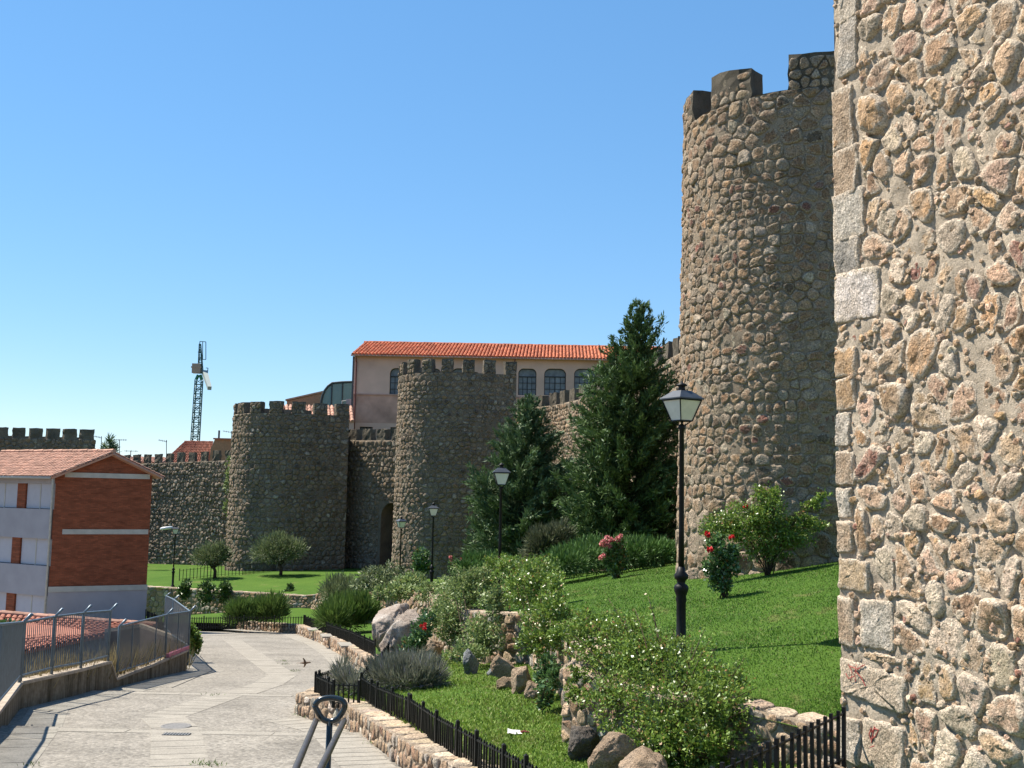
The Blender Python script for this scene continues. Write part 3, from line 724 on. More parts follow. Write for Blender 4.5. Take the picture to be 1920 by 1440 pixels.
zrt = lambda x, y: zlawn(x, y) + .07
zrb = lambda x, y: min(zgard(x, y) - .25, zlawn(x, y) - .6)
rw_piece('curved end of the garden retaining wall beside the near picket fence', RW[0:5], zrt, zrb, (.22, .18), 41, side=1)
rw_piece('garden retaining wall half hidden under the big foreground rose bush', RW[4:6], zrt, zrb, (.22, .17), 42, side=1)
rw_piece('long garden retaining wall between the first and second lamp posts', RW[6:8], zrt, zrb, (.30, .24), 43, side=1)
rw_piece('creeper-covered retaining wall behind the pale boulders', RW[9:11], zrt, zrb, (.34, .28), 44, side=1)
rw_piece('short stone return of the retaining wall at the second lamp post', [RW[7], RW[8], RW[9]], zrt, zrb, (.3, .24), 45, side=1)
rw_piece('short offset of the garden wall hidden in the foreground rose', RW[5:7], zrt, zrb, (.28, .22), 51, side=1)
rw_piece('retaining wall hidden behind shrubs below the two far lamp posts', RW[10:13], zrt, zrb, (.4, .3), 46, side=1, limit=60)
rw_piece('low terrace wall with small plants across the far lawn', RW[12:15], zrt, lambda x, y: zgard(x, y) - .4, (.36, .30), 47, side=1, cap=True)
zk = lambda h: (lambda x, y: zmean(y) + h)
rw_piece('low reddish stone kerb wall running down beside the near picket fence', [(p.x, p.y) for p in (Vector((KERB[0].x + 1.6, KERB[0].y - 3.4, 0)), KERB[0], KERB[1], KERB[2], KERB[3], KERB[4])], zk(.40), zk(-.2), (.20, .19), 48, thick=.42, name='kerb_wall', side=1)
rw_piece('short kerb wall closing the little lavender bed', [(KERB[4].x, KERB[4].y), (KERB[5].x, KERB[5].y)], zk(.36), zk(-.2), (.24, .2), 49, thick=.4, name='kerb_wall', side=1)
rw_piece('curving low kerb wall with pale capping at the far bend', [(p.x, p.y) for p in KERB[5:]], zk(.47), zk(-.2), (.30, .22), 50, thick=.5, name='kerb_wall', side=1)
for px, py, lab in ((586, 1181, 'pale flat cap stone on the far kerb wall, nearest the corner fence post'), (612, 1193, 'pale flat cap stone on the far kerb wall, middle of three'), (648, 1210, 'pale flat cap stone on the far kerb wall, nearest the boulders')):
    p = hit(px, py, lambda x, y: zmean(y) + .49); g = G(); d = (KERB[6] - KERB[8]).xy.normalized()
    g.obox((p.x, p.y), (d.x, d.y), -.5, .5, -.22, .22, p.z - .01, p.z + .05); tag(g.build('cap_stone', M['slab']), lab, 'cap stone')
# ------------------------------------------------------------------ lamp posts
M['glass_milk'] = m_plain('frosted_lamp_glass', (.62, .62, .58), .25, .5, .05, 10)
M['lamp_roof'] = m_plain('dark_lamp_roof', (.035, .04, .05), .4, .5, .2, 12)
def lamp(loc, h, label, rz, glass='glass_milk'):
    t = thing('street_lamp', label, 'lamp post', loc, rz, 'black lantern lamp posts along the lawn'); k = h / 4.15
    g = G(); g.lathe([(r_*k, z*k) for r_, z in [(.13,-.5),(.13,.05),(.105,.09),(.075,.12),(.072,.75),(.085,.80),(.075,.86),(.10,.92),(.115,.98),(.10,1.02),(.06,1.05),(.07,1.09),(.105,1.13),(.11,1.18),(.06,1.23),(.052,1.30)]], 16); g.build('base_column', M['iron'], t, local=True, smooth=True)
    g = G(); g.lathe([(.047*k,1.30*k),(.042*k,1.9*k),(.037*k,3.40*k),(.055*k,3.42*k),(.05*k,3.47*k),(.03*k,3.49*k)], 12); g.build('pole', M['iron'], t, local=True, smooth=True)
    g = G()
    for a in range(4):
        c_, s_ = math.cos(math.pi/4 + a*math.pi/2), math.sin(math.pi/4 + a*math.pi/2)
        g.bar((.03*c_*k, .03*s_*k, 3.46*k), (.15*c_*k, .15*s_*k, 3.54*k), .011*k)
    g.build('bracket', M['iron'], t, local=True)
    b0, b1, z0, z1 = .115*k, .215*k, 3.54*k, 3.86*k
    fr = G()
    for sx, sy in ((1,1),(1,-1),(-1,-1),(-1,1)): fr.bar((sx*b0, sy*b0, z0), (sx*b1, sy*b1, z1), .012*k)
    for b, z in ((b0, z0), (b1, z1)):
        for (x0,y0),(x1,y1) in (((1,1),(1,-1)),((1,-1),(-1,-1)),((-1,-1),(-1,1)),((-1,1),(1,1))): fr.bar((x0*b,y0*b,z), (x1*b,y1*b,z), .012*k)
    fr.build('lantern_frame', M['iron'], t, local=True)
    for i in range(4):
        a = i * math.pi / 2; c_, s_ = math.cos(a), math.sin(a); q = lambda x, y, z: (x*c_ - y*s_, x*s_ + y*c_, z)
        e = .006*k; V = [q(b0 - e, -b0 + e, z0), q(b0 - e, b0 - e, z0), q(b1 - e, b1 - e, z1), q(b1 - e, -b1 + e, z1)]; V += [q(b0 - 2*e, -b0 + e, z0), q(b0 - 2*e, b0 - e, z0), q(b1 - 2*e, b1 - e, z1), q(b1 - 2*e, -b1 + e, z1)]
        mk('pane', V, [(0,1,2,3), (7,6,5,4), (0,4,5,1), (1,5,6,2), (2,6,7,3), (3,7,4,0)], M[glass], t, local=True)
    g = G(); w = .245*k
    g.add([(-w,-w,z1+.012*k),(w,-w,z1+.012*k),(w,w,z1+.012*k),(-w,w,z1+.012*k),(-w,-w,z1+.03*k),(w,-w,z1+.03*k),(w,w,z1+.03*k),(-w,w,z1+.03*k),(-.10*k,-.10*k,z1+.15*k),(.10*k,-.10*k,z1+.15*k),(.10*k,.10*k,z1+.15*k),(-.10*k,.10*k,z1+.15*k)],
          [(0,3,2,1),(0,1,5,4),(1,2,6,5),(2,3,7,6),(3,0,4,7),(4,5,9,8),(5,6,10,9),(6,7,11,10),(7,4,8,11),(8,9,10,11)])
    rf = g.build('lantern_roof', M['lamp_roof'], t, local=True)
    g = G(); g.lathe([(.07*k, z1+.15*k), (.05*k, z1+.19*k), (.05*k, z1+.215*k), (.085*k, z1+.23*k), (.08*k, z1+.25*k), (.03*k, z1+.27*k), (.008*k, z1+.30*k)], 12); g.build('finial', M['iron'], rf, local=True, smooth=True)
    return t
lp = at(1277, 1213, 17.0); lamp((lp.x, lp.y, zlawn(lp.x, lp.y) - .02), (z_at(1289, 714, 17) - zlawn(lp.x, lp.y)), 'tallest-looking black lamp post, beside the big foreground rose bush', .55)
for px, pyt, Y, lab, rz in ((936, 868, 31, 'black lamp post standing in front of the smaller dark conifer', .08), (809, 942, 51, 'black lamp post rising in front of the middle stone tower', .1), (749, 968, 67, 'black lamp post at the sunlit edge of the middle stone tower', .5)):
    p = at(px, 1100, Y); z = zlawn(p.x, Y) - .02; lamp((p.x, Y, z), z_at(px + 4, pyt, Y) - z, lab, rz)
p = at(324, 1092, 78.6); z = zlawn(p.x, 78.6); t5 = lamp((p.x, 78.6, z), z_at(326, 984, 78.6) - z, 'far lamp post with a white arm head, beside the brick house', .3)
g = G(); zz = z_at(312, 990, 78.6) - z; g.lathe([(.0, -.5), (.13, -.42), (.17, 0), (.13, .42), (.0, .5)], 10)
Vh = [(-.62 + y_ * .9 - .0, x_ * .8, zz + x2 * .7 - y_ * -.12) for x_, x2, y_ in [(v[0], v[1], v[2]) for v in g.V]]
mk('arm_head', Vh, g.F, m_plain('white_enamel', (.75, .75, .75), .25, .6), t5, local=True, smooth=True)

# ------------------------------------------------------------------ low black picket fences
def prism(w, d, h, tip=0):
    g = G(); g.box(-w/2, w/2, -d/2, d/2, 0, h)
    if tip > .004: g.add([(-w/2,-d/2,h),(w/2,-d/2,h),(w/2,d/2,h),(-w/2,d/2,h),(0,0,h+tip)], [(0,1,4),(1,2,4),(2,3,4),(3,0,4)])
    return g
def picket_fence(label, P, zf, h=.5, gap=.115, post=1.2, mat='iron_green', w=.022, tip=.02, pw=.045):
    """P: XY polyline"""
    t = thing('picket_fence', label, 'fence', (P[0][0], P[0][1], zf(*P[0])), 0, 'low black picket fences round the garden beds')
    pk = prism(w, w, h, tip).build('picket', M[mat], t, local=True); bpy.data.objects.remove(pk); pm_ = [m for m in bpy.data.meshes if m.name.startswith('picket') and m.users == 0][-1]
    po = prism(pw, pw, h + (.07 if tip else .01), tip).build('post', M[mat], t, local=True); bpy.data.objects.remove(po); pom = [m for m in bpy.data.meshes if m.name.startswith('post') and m.users == 0][-1]
    L = t.location; npk = 0
    for a, b in zip(P, P[1:]):
        a, b = Vector(a), Vector(b); d = b - a; ln = d.length; n = max(1, round(ln / gap)); ang = math.atan2(d.y, d.x)
        for i in range(n + 1):
            q = a + d * (i / n); isp = i == 0 or i == n or i % max(1, round(post / gap)) == 0
            o = bpy.data.objects.new('post' if isp else 'picket', pom if isp else pm_); COL.objects.link(o); o.parent = t
            o.location = (q.x - L.x, q.y - L.y, zf(q.x, q.y) - L.z - .03); o.rotation_euler = (random.gauss(0, .008), random.gauss(0, .008), ang); npk += 1
        for k in (.14, .86):
            g = G(); m_ = max(1, int(ln / 1.2))
            for i in range(m_):
                q, s_ = a + d * (i / m_), a + d * ((i + 1) / m_)
                g.bar((q.x, q.y, zf(q.x, q.y) + h * k), (s_.x, s_.y, zf(s_.x, s_.y) + h * k), .014)
            g.build('rail', M[mat], t)
    return t
hg = lambda px, py: tuple(hit(px, py, zgard).xy)
picket_fence('black picket fence descending beside the reddish kerb wall, nearest the handrail', [hg(676, 1312), hg(706, 1334), hg(768, 1364), hg(818, 1404), hg(892, 1452), hg(985, 1512), hg(1060, 1560)], zgard, .47)
picket_fence('black picket fence running back towards the boulders past the lavender', [hg(676, 1312), hg(700, 1285), hg(728, 1236)], zgard, .47)
picket_fence('small black picket fence round the corner bed, nearest the path', [hg(653, 1284), hg(591, 1306), hg(625, 1324), hg(672, 1326)], zgard, .45)
picket_fence('black picket fence along the far bend behind the capped kerb wall', [hg(702, 1240), hg(655, 1212), hg(612, 1194), hg(571, 1176)], zgard, .62, .13, 1.6)
picket_fence('black picket fence seen face on behind the far end of the path', [hg(569, 1176), hg(430, 1178), hg(345, 1180)], zgard, .62, .16, 1.8, w=.03)
nf = [(3.60, 11.95), (2.43, 10.35), (1.3, 8.9)]
picket_fence('tall-looking near picket fence meeting the rubble wall corner', nf, lambda x, y: -2.78 - .03 * (3.62 - x), .64, .185, 1.9, mat='iron', w=.034, tip=0, pw=.038)
g = G(); g.box(2.30, 2.44, 10.24, 10.26, -2.86, -2.5); tag(g.build('notice_plate', M['iron_green']), 'small dark green plate fixed low on the near picket fence', 'plate')
hl = lambda px, py: tuple(hit(px, py, zlawn).xy)
picket_fence('thin dark picket fence by the far clipped trees on the terrace', [hl(336, 1089), hl(395, 1082), hl(455, 1078), hl(540, 1068)], zlawn, .85, .28, 2.2, mat='iron', w=.035)
picket_fence('thin dark picket fence in the shade in front of the gate recess', [hl(570, 1062), hl(640, 1052), hl(735, 1038)], zlawn, .8, .34, 2.4, mat='iron', w=.035)
picket_fence('tall dark railing beside the corner of the brick house', [tuple(at(277, 1100, 60).xy), tuple(at(306, 1110, 57).xy)], lambda x, y: -8.2, 1.75, .16, 1.7, mat='iron', w=.035)

# ------------------------------------------------------------------ loop-ended double handrail
t = thing('handrail', 'dark double handrail with a rounded loop end at the head of the ramp', 'handrail', tuple(at(617, 1440, 9.5).xy) + (zpath(-1.6, 9.5),))
c0 = at(619, 1331, 9.5); hw = .128; rr_ = .026
def cat(P, n=5):
    out = []; m = len(P)
    for i in range(m):
        p0, p1, p2, p3 = (Vector(P[(i + k - 1) % m]) for k in range(4))
        for j in range(n):
            u = j / n; out.append(.5 * ((2*p1) + (p2 - p0)*u + (2*p0 - 5*p1 + 4*p2 - p3)*u*u + (3*p1 - p0 - 3*p2 + p3)*u**3))
    return out
lp_ = [(-.125, .035), (-.09, .082), (0, .10), (.09, .086), (.125, .045), (.105, -.02), (.06, -.075), (0, -.095), (-.055, -.078), (-.10, -.02)]
lp_ = cat([(c0.x + a, c0.y - abs(a) * .1, c0.z + b) for a, b in lp_]); lp_.append(lp_[0]); g = G(); g.tube(lp_, .0245, 10); g.build('end_loop', m_plain('dark_green_paint', (.012, .018, .020), .22, .6, .2, 10), t, smooth=True)
for px0, px1, off in ((592, 550, -.128), (645, 596, .128)):
    a = at(px0, 1352, 9.46); b = at(px1, 1452, 7.0); d = (b - a); b2 = a + d * 1.7
    g = G(); g.tube([a, a + d * .5, b, b2], .026, 8); g.build('rail', m_plain('worn_brown_paint', (.05, .04, .031), .4, .5, .2, 14) if off < 0 else bpy.data.materials['worn_brown_paint'], t, smooth=True)
    e = b2; g = G(); g.tube([e, Vector((e.x, e.y, zmean(e.y) - .05))], .022, 8); g.build('rail_post', M['iron'], t, smooth=True)
g = G(); g.tube([(c0.x, c0.y, c0.z - .09), (c0.x - .01, c0.y, zpath(c0.x, c0.y) - .05)], .026, 10); g.build('post', bpy.data.materials['dark_green_paint'], t, smooth=True)

# ------------------------------------------------------------------ left boundary: stained concrete wall, galvanised mesh fence
cw = NT('stained_concrete', .92, .2); st_ = cw.noise(1.6, 6, .7, cw.world((3.5, 3.5, .35)))
cw.col(cw.mix(cw.ramp(cw.noise(9, 5), [(.3, (.16, .125, .085)), (.7, (.26, .215, .155))]), (.055, .042, .022), cw.ramp(st_, [(.42, 0.0), (.62, .9)]))); cw.bump(cw.noise(30, 5), .5, .02); M['concrete'] = cw.m
pk_ = m_plain('pale_coping', (.34, .28, .22), .9, .2, .2, 6)
WT = [(-130, 1452), (-10, 1345), (37, 1284), (150, 1259), (203, 1244), (216, 1276), (285, 1250), (349, 1222)]
base = []
for px, py in WT:
    xs = np.interp(px, [q[0] for q in LW_PX], [q.x for q in LW]); ys_ = np.interp(px, [q[0] for q in LW_PX], [q.y for q in LW]); base.append((xs, ys_, z_at(px, py, ys_)))
t = thing('concrete_wall', 'low rust-stained concrete wall stepping down the left side of the path', 'wall', (base[3][0], base[3][1], zpath(*base[3][:2])))
for (x0, y0, z0), (x1, y1, z1) in zip(base, base[1:]):
    d = Vector((x1 - x0, y1 - y0)); L = d.length
    if L < .01: continue
    d.normalize(); n = (-d.y, d.x); th = .28; zb0, zb1 = zmean(y0) - .9, zmean(y1) - .9
    q = lambda x, y, z, o: (x + n[0]*o, y + n[1]*o, z); V = []
    for o in (0, th): V += [q(x0,y0,zb0,o), q(x1,y1,zb1,o), q(x1,y1,z1,o), q(x0,y0,z0,o)]
    mk('wall_panel', V, [(0,1,2,3), (7,6,5,4), (0,4,5,1), (1,5,6,2), (2,6,7,3), (3,7,4,0)], M['concrete'], t)
    V = []
    for o in (-.035, th + .03): V += [q(x0,y0,z0 + .002,o), q(x1,y1,z1 + .002,o), q(x1,y1,z1 + .06,o), q(x0,y0,z0 + .06,o)]
    mk('coping', V, [(0,1,2,3), (7,6,5,4), (0,4,5,1), (1,5,6,2), (2,6,7,3), (3,7,4,0)], pk_, t)
pink = m_plain('pink_paint', (.45, .16, .20), .7, .2)
g = G(); a, b = Vector(base[6]), Vector(base[7]); g.bar(a.lerp(b, .35) + Vector((-.02, .2, .12)), b + Vector((-.05, .2, .10)), .07); tag(g.build('pink_board', pink), 'long pink board lying on the wall below the mesh fence', 'board')
mesh_m = NT('fine_wire_mesh', .5, .4); mesh_m.col((.075, .09, .115)); mesh_m.b.inputs['Metallic'].default_value = .3
ck = mesh_m.n('ShaderNodeTexChecker'); 
tr = mesh_m.n('ShaderNodeBsdfTransparent'); ms = mesh_m.n('ShaderNodeMixShader'); ms.inputs[0].default_value = .72
mesh_m.l(tr.outputs[0], ms.inputs[1]); mesh_m.l(mesh_m.b.outputs[0], ms.inputs[2]); mesh_m.l(ms.outputs[0], mesh_m.t.nodes['Material Output'].inputs[0]); mesh_m.t.nodes.remove(ck)
M['wire_mesh'] = mesh_m.m
def bar_fence(label, P, posts, bars=.075, mesh=False, tip=(.16, .0, .17), group='galvanised fence sections along the left side'):
    """P: list of (bottom point, top point)"""
    t = thing('bar_fence', label, 'fence', tuple(P[0][0]), 0, group)
    for i, (b, tp) in enumerate(P):
        if posts[i]:
            g = G(); g.tube([b - Vector((0, 0, .45)), tp, tp + Vector(tip)], .032, 7); g.build('post', M['galv'], t, smooth=True)
    for (b0, t0), (b1, t1) in zip(P, P[1:]):
        g = G(); g.bar(t0, t1, .026, 6); g.build('top_rail', M['galv'], t); g = G(); g.bar(b0 + Vector((0,0,.14)), b1 + Vector((0,0,.14)), .022, 6); g.build('bottom_rail', M['galv'], t)
        n = int((b1 - b0).length / bars); 
        if mesh:
            V = [b0 + Vector((0, 0, .14)), b1 + Vector((0, 0, .14)), t1, t0]; mk('mesh_panel', V, [(0, 1, 2, 3)], M['wire_mesh'], t)
            n = max(2, n // 10)
        proto = None
        for k in range(1, n):
            u = k / n; a = b0.lerp(b1, u) + Vector((0, 0, .10)); c = t0.lerp(t1, u); g = G()
            g.bar(a, c, .009 if not mesh else .016); g.build('bar', M['galv'], t)
    return t
def fp(px, pb, ptp, Y=None):
    Y = Y or float(np.interp(px, [q[0] for q in LW_PX], [q.y for q in LW])); b = at(px, pb, Y); b = b + Vector((-.02, .12, 0)); tp = Vector((b.x, b.y, z_at(px, ptp, Y))); return b, tp
bar_fence('blue-grey bar fence section seen edge on at the left frame edge', [fp(-110, 1420, 1175), fp(-12, 1338, 1172), fp(33, 1282, 1168)], (1, 0, 1), .06)
bar_fence('blue-grey bar fence section in front of the lower tiled roof', [fp(35, 1282, 1168), fp(94, 1266, 1157), fp(149, 1256, 1150), fp(200, 1242, 1146)], (1, 1, 1, 1), .085)
bar_fence('wire mesh fence section ending at the corner post by the path', [fp(217, 1272, 1175), fp(267, 1256, 1163), fp(308, 1240, 1153), fp(352, 1220, 1147)], (1, 0, 1, 1), .08, True)
b, tp = fp(352, 1220, 1147); c_ = at(322, 1198, 40); d_ = at(308, 1180, 47)
bar_fence('wire mesh fence section running away from the corner post', [(b, tp), (Vector((c_.x, c_.y, c_.z)), Vector((c_.x, c_.y, z_at(328, 1124, 40)))), (Vector((d_.x, d_.y, d_.z)), Vector((d_.x, d_.y, z_at(310, 1117, 47))))], (0, 1, 1), .08, True, tip=(.2, 0, .14))

pw_ = [at(px, py, Y) for px, py, Y in ((196, 1186, 42.5), (262, 1176, 42.0), (300, 1190, 40.5), (346, 1206, 39.0))]; t = thing('yard_wall', 'dim brown yard wall seen through the wire mesh fence', 'wall', (pw_[0].x, pw_[0].y, -9))
for a, b in zip(pw_, pw_[1:]):
    V = [(a.x, a.y, -9.5), (b.x, b.y, -9.5), (b.x, b.y, b.z), (a.x, a.y, a.z)]; mk('wall_panel', V + [(x, y + .25, z) for x, y, z in V], [(0,1,2,3), (7,6,5,4), (3,2,6,7), (0,3,7,4), (1,5,6,2)], m_plain('brown_plaster', (.15, .115, .10), .9, .2, .25, 2) if a is pw_[0] else bpy.data.materials['brown_plaster'], t)
    g = G(); g.bar(a + Vector((0, .12, .05)), b + Vector((0, .12, .05)), .10); g.build('coping', bpy.data.materials['pale_coping'], t)
# ------------------------------------------------------------------ pantile roofs
M['tile_new'] = m_tile('bright_pantile', (.50, .155, .075)); M['tile_old'] = m_tile('faded_pantile', (.50, .275, .195)); M['tile_dark'] = m_tile('old_pantile', (.36, .14, .09))
def pantiles(name, A, B, Cc, D, cols, rows, mat, parent, lift=.07, n=4):
    """A-B eave, D-C ridge (A under D); half-round tiles in overlapping rows"""
    A, B, Cc, D = map(Vector, (A, B, Cc, D)); nrm = (B - A).cross(D - A).normalized(); nrm = nrm if nrm.z > 0 else -nrm
    V, Fc = [], []; P = lambda u, v: (A.lerp(B, u)).lerp(D.lerp(Cc, u), v)
    for j in range(rows):
        v0, v1 = j / rows - .02, (j + 1) / rows + .03
        for i in range(cols):
            b = len(V); du = .5 / cols; jz = random.uniform(-.008, .012); ju = random.uniform(-.04, .04) / cols
            for v, up in ((v0, .045), (v1, 0)):
                for k in range(n + 1):
                    a = math.pi * k / n; u = (i + .5) / cols + ju - math.cos(a) * du * (.86 if up else .74)
                    V.append(P(u, v) + nrm * (math.sin(a) * lift + up + jz))
            for k in range(n): Fc.append((b + k, b + k + 1, b + n + 2 + k, b + n + 1 + k))
            Fc.append(tuple(b + k for k in range(n + 1))[::-1])
    o = mk(name, V, Fc, mat, parent, kind='stuff')
    g = G(); q = [p - nrm * .03 for p in (A, B, Cc, D)]; q2 = [p - nrm * .14 for p in (A, B, Cc, D)]; g.add(q + q2, [(0,1,2,3), (7,6,5,4), (0,4,5,1), (1,5,6,2), (2,6,7,3), (3,7,4,0)]); g.build('roof_deck', mat, parent)
    return o
def ridge(A, B, mat, parent, step=.42, rad=.13):
    A, B = Vector(A), Vector(B); n = max(2, int((B - A).length / step)); g = G()
    for i in range(n):
        a, b = A.lerp(B, i / n), A.lerp(B, (i + 1.06) / n); dz = Vector((0, 0, random.uniform(-.01, .015))); g.bar(a + dz, b + dz, rad * 1.06, 8, rad * .94)
    g.build('ridge_tiles', mat, parent, kind='stuff')

# ------------------------------------------------------------------ white and brick house at the left
C0 = at(97, 1000, 60); C0 = (C0.x, C0.y); gd = (math.cos(R(30)), math.sin(R(30))); fd = (-math.cos(R(30)), math.sin(R(30)))
bk_m = NT('red_brickwork', .9, .15); bt = bk_m.n('ShaderNodeTexBrick'); bt.inputs['Scale'].default_value = 1; bt.inputs['Brick Width'].default_value = .25; bt.inputs['Row Height'].default_value = .07; bt.inputs['Mortar Size'].default_value = .008
bt.inputs['Color1'].default_value = (.33, .092, .044, 1); bt.inputs['Color2'].default_value = (.22, .062, .03, 1); bt.inputs['Mortar'].default_value = (.16, .075, .045, 1)
gg = bk_m.n('ShaderNodeNewGeometry'); vr = bk_m.n('ShaderNodeVectorRotate'); vr.inputs['Axis'].default_value = (0, 0, 1); vr.inputs['Angle'].default_value = R(-30); bk_m.l(gg.outputs['Position'], vr.inputs['Vector']); sx_ = bk_m.n('ShaderNodeSeparateXYZ'); cx_ = bk_m.n('ShaderNodeCombineXYZ'); bk_m.l(vr.outputs[0], sx_.inputs[0]); bk_m.l(sx_.outputs[0], cx_.inputs[0]); bk_m.l(sx_.outputs[2], cx_.inputs[1]); bk_m.l(cx_.outputs[0], bt.inputs['Vector'])
bk_m.col(bk_m.mix(bt.outputs['Color'], bk_m.ramp(bk_m.noise(1.2, 6, .7, bk_m.world((1, 1, 3))), [(.3, .72), (.7, 1.25)]), 1, 'MULTIPLY')); M['brick'] = bk_m.m
M['white'] = m_plain('white_render', (.375, .34, .35), .85, .2, .06, 1.2); M['band'] = m_plain('concrete_band', (.48, .44, .38), .85, .2, .1, 2)
M['shutter'] = m_plain('white_shutter', (.45, .42, .45), .5, .3, .03, 3); M['grey_pipe'] = m_plain('grey_pipe', (.42, .42, .40), .6, .3); M['dark'] = m_plain('dark_opening', (.03, .03, .032), .5, .3)
t = thing('apartment_house', 'white and red brick apartment house with faded tile roof at the left', 'house', (C0[0], C0[1], -9.5))
gs = lambda px, py: on_line(px, py, C0, gd); fs = lambda px, py: on_line(px, py, C0, fd); GL = gs(280, 1000)[0]; FL = 9.5
zE, zB = gs(100, 890)[1], gs(100, 1101)[1]; aS, aZ = gs(206, 848); eZ = gs(280, 886)[1]
q = lambda l, z, n=0: (C0[0] + gd[0]*l + gd[1]*n, C0[1] + gd[1]*l - gd[0]*n, z)
f = lambda s_, z, n=0: (C0[0] + fd[0]*s_ - fd[1]*n, C0[1] + fd[1]*s_ + fd[0]*n, z)   # n out of the facade
bx = (C0[0] + gd[0]*GL + fd[0]*FL, C0[1] + gd[1]*GL + fd[1]*FL); bl = (C0[0] + fd[0]*FL, C0[1] + fd[1]*FL)
mk('gable_wall', [q(0, zB), q(GL, zB), q(GL, eZ), q(aS, aZ - .12), q(0, zE)], [(0,1,2,3,4)], M['brick'], t)
mk('plinth', [q(-.02, -9.6, .05), q(GL + .03, -9.6, .05), q(GL + .03, zB, .05), q(-.02, zB, .05), q(-.02, zB, -.1), q(GL + .03, zB, -.1)], [(0,1,2,3), (3,2,5,4)], M['white'], t)
for (px0, py0, px1, py1) in ((122, 885, 281, 890), (117, 992, 278, 993)):
    s0, z0 = gs(px0, py0); s1, z1 = gs(px1, py1); zt_ = (z0 + z1) / 2; g = G(); g.obox(C0, gd, s0, s1, -.06, .045, zt_ - .27, zt_); g.build('concrete_band', M['band'], t)
g = G(); g.obox(C0, gd, -.02, GL + .04, .05, .09, zB - .26, zB + .03); g.build('plinth_cap', M['band'], t)
rb = [q(GL, -9.6), (bx[0], bx[1], -9.6), (bx[0], bx[1], eZ), q(GL, eZ), (bl[0], bl[1], -9.6), (bl[0], bl[1], zE)]
mk('rear_walls', rb, [(0,1,2,3), (1,4,5,2)], M['white'], t)
# facade: spandrel panels, piers, shuttered windows between
fz = lambda py: fs(97, py)[1]
rows = [(fz(884), fz(907), 'white'), (fz(955), fz(1011), 'white'), (fz(1062), fz(1119), 'white'), (fz(1170), -9.6, 'white')]
wrows = [(fz(907), fz(955)), (fz(1011), fz(1062)), (fz(1119), fz(1170))]
for i, (a, b, m_) in enumerate(rows):
    g = G(); g.obox(C0, fd, .12 if i else 0, FL, -.12, .0 if i == 0 else .07, min(a, b), max(a, b), N=(-fd[1], fd[0])); g.build('spandrel_panel', M['white'], t)
g = G(); g.obox(C0, fd, 0, FL, -.30, -.22, -9.6, zE, N=(-fd[1], fd[0])); g.build('facade_back', M['white'], t)
pier_px = {0: [(31, 46)], 1: [(27, 41)], 2: [(24, 38)]}
for ri, (zt_, zb_) in enumerate(wrows):
    mid = (fs(31 - ri*4, 930)[0], fs(46 - ri*4, 930)[0]); pw = abs(mid[0] - mid[1]); edge = fs(97 - ri*3, 930)[0]; ww = min(mid) - .10; s0 = .10
    s_ = .10
    for k in range(4):
        g = G(); g.obox(C0, fd, s_, s_ + ww, -.21, -.18, zb_, zt_, N=(-fd[1], fd[0])); wn = g.build('window', M['dark'], t)
        for a, b in ((.02, .485), (.515, .98)):
            g = G(); g.obox(C0, fd, s_ + ww*a, s_ + ww*b, -.18, -.13, zb_ + .03, zt_, N=(-fd[1], fd[0])); g.build('shutter', M['shutter'], wn)
        g = G(); g.obox(C0, fd, s_ + ww*.485, s_ + ww*.515, -.18, -.11, zb_, zt_, N=(-fd[1], fd[0])); g.build('mullion', M['band'], wn)
        s_ += ww
        g = G(); g.obox(C0, fd, s_, s_ + pw, -.2, -.04, zb_, zt_, N=(-fd[1], fd[0])); g.build('brick_pier', M['brick'], t); s_ += pw
    g = G(); g.obox(C0, fd, -.02, .10, -.2, -.01, zb_, zt_, N=(-fd[1], fd[0])); g.build('corner_pier', M['grey_pipe'], t)
# roof, gutter, downpipe
ov = .35; A_ = f(-.0, zE, .45); n_ = lambda p, e: (p[0] - fd[0]*e, p[1] - fd[1]*e, p[2])
RA = Vector(q(aS, aZ)); RD = RA + Vector((fd[0]*FL, fd[1]*FL, 0)); ext = Vector((-fd[0]*ov, -fd[1]*ov, 0)); out = Vector((-fd[1]*.45, fd[0]*.45, -.10))
E0 = Vector(f(0, zE)) + out; E1 = Vector(f(FL, zE)) + out; B0 = Vector(q(GL, eZ)) + Vector((gd[0]*.42, gd[1]*.42, -.22)); B1 = B0 + Vector((fd[0]*FL, fd[1]*FL, 0))
pantiles('roof_tiles', E1, E0 + ext, RA + ext, RD, 38, 15, M['tile_old'], t, .06)
pantiles('rear_roof_tiles', B0 + ext, B1, RD, RA + ext, 30, 10, M['tile_old'], t, .06)
ridge(RA + ext + Vector((0,0,.06)), RD + Vector((0,0,.06)), M['tile_old'], t)
g = G(); g.tube([E0 + ext * .6 + Vector((0, 0, -.06)), E1 + Vector((0, 0, -.06))], .075, 8); g.build('gutter', M['grey_pipe'], t, smooth=True)
dp = Vector(f(.03, 0, .10)); g = G(); g.tube([E0 + Vector((.25, .0, -.10)), Vector((dp.x, dp.y, zE - .55)), Vector((dp.x, dp.y, -9.4))], .06, 8); g.build('downpipe', M['grey_pipe'], t, smooth=True)
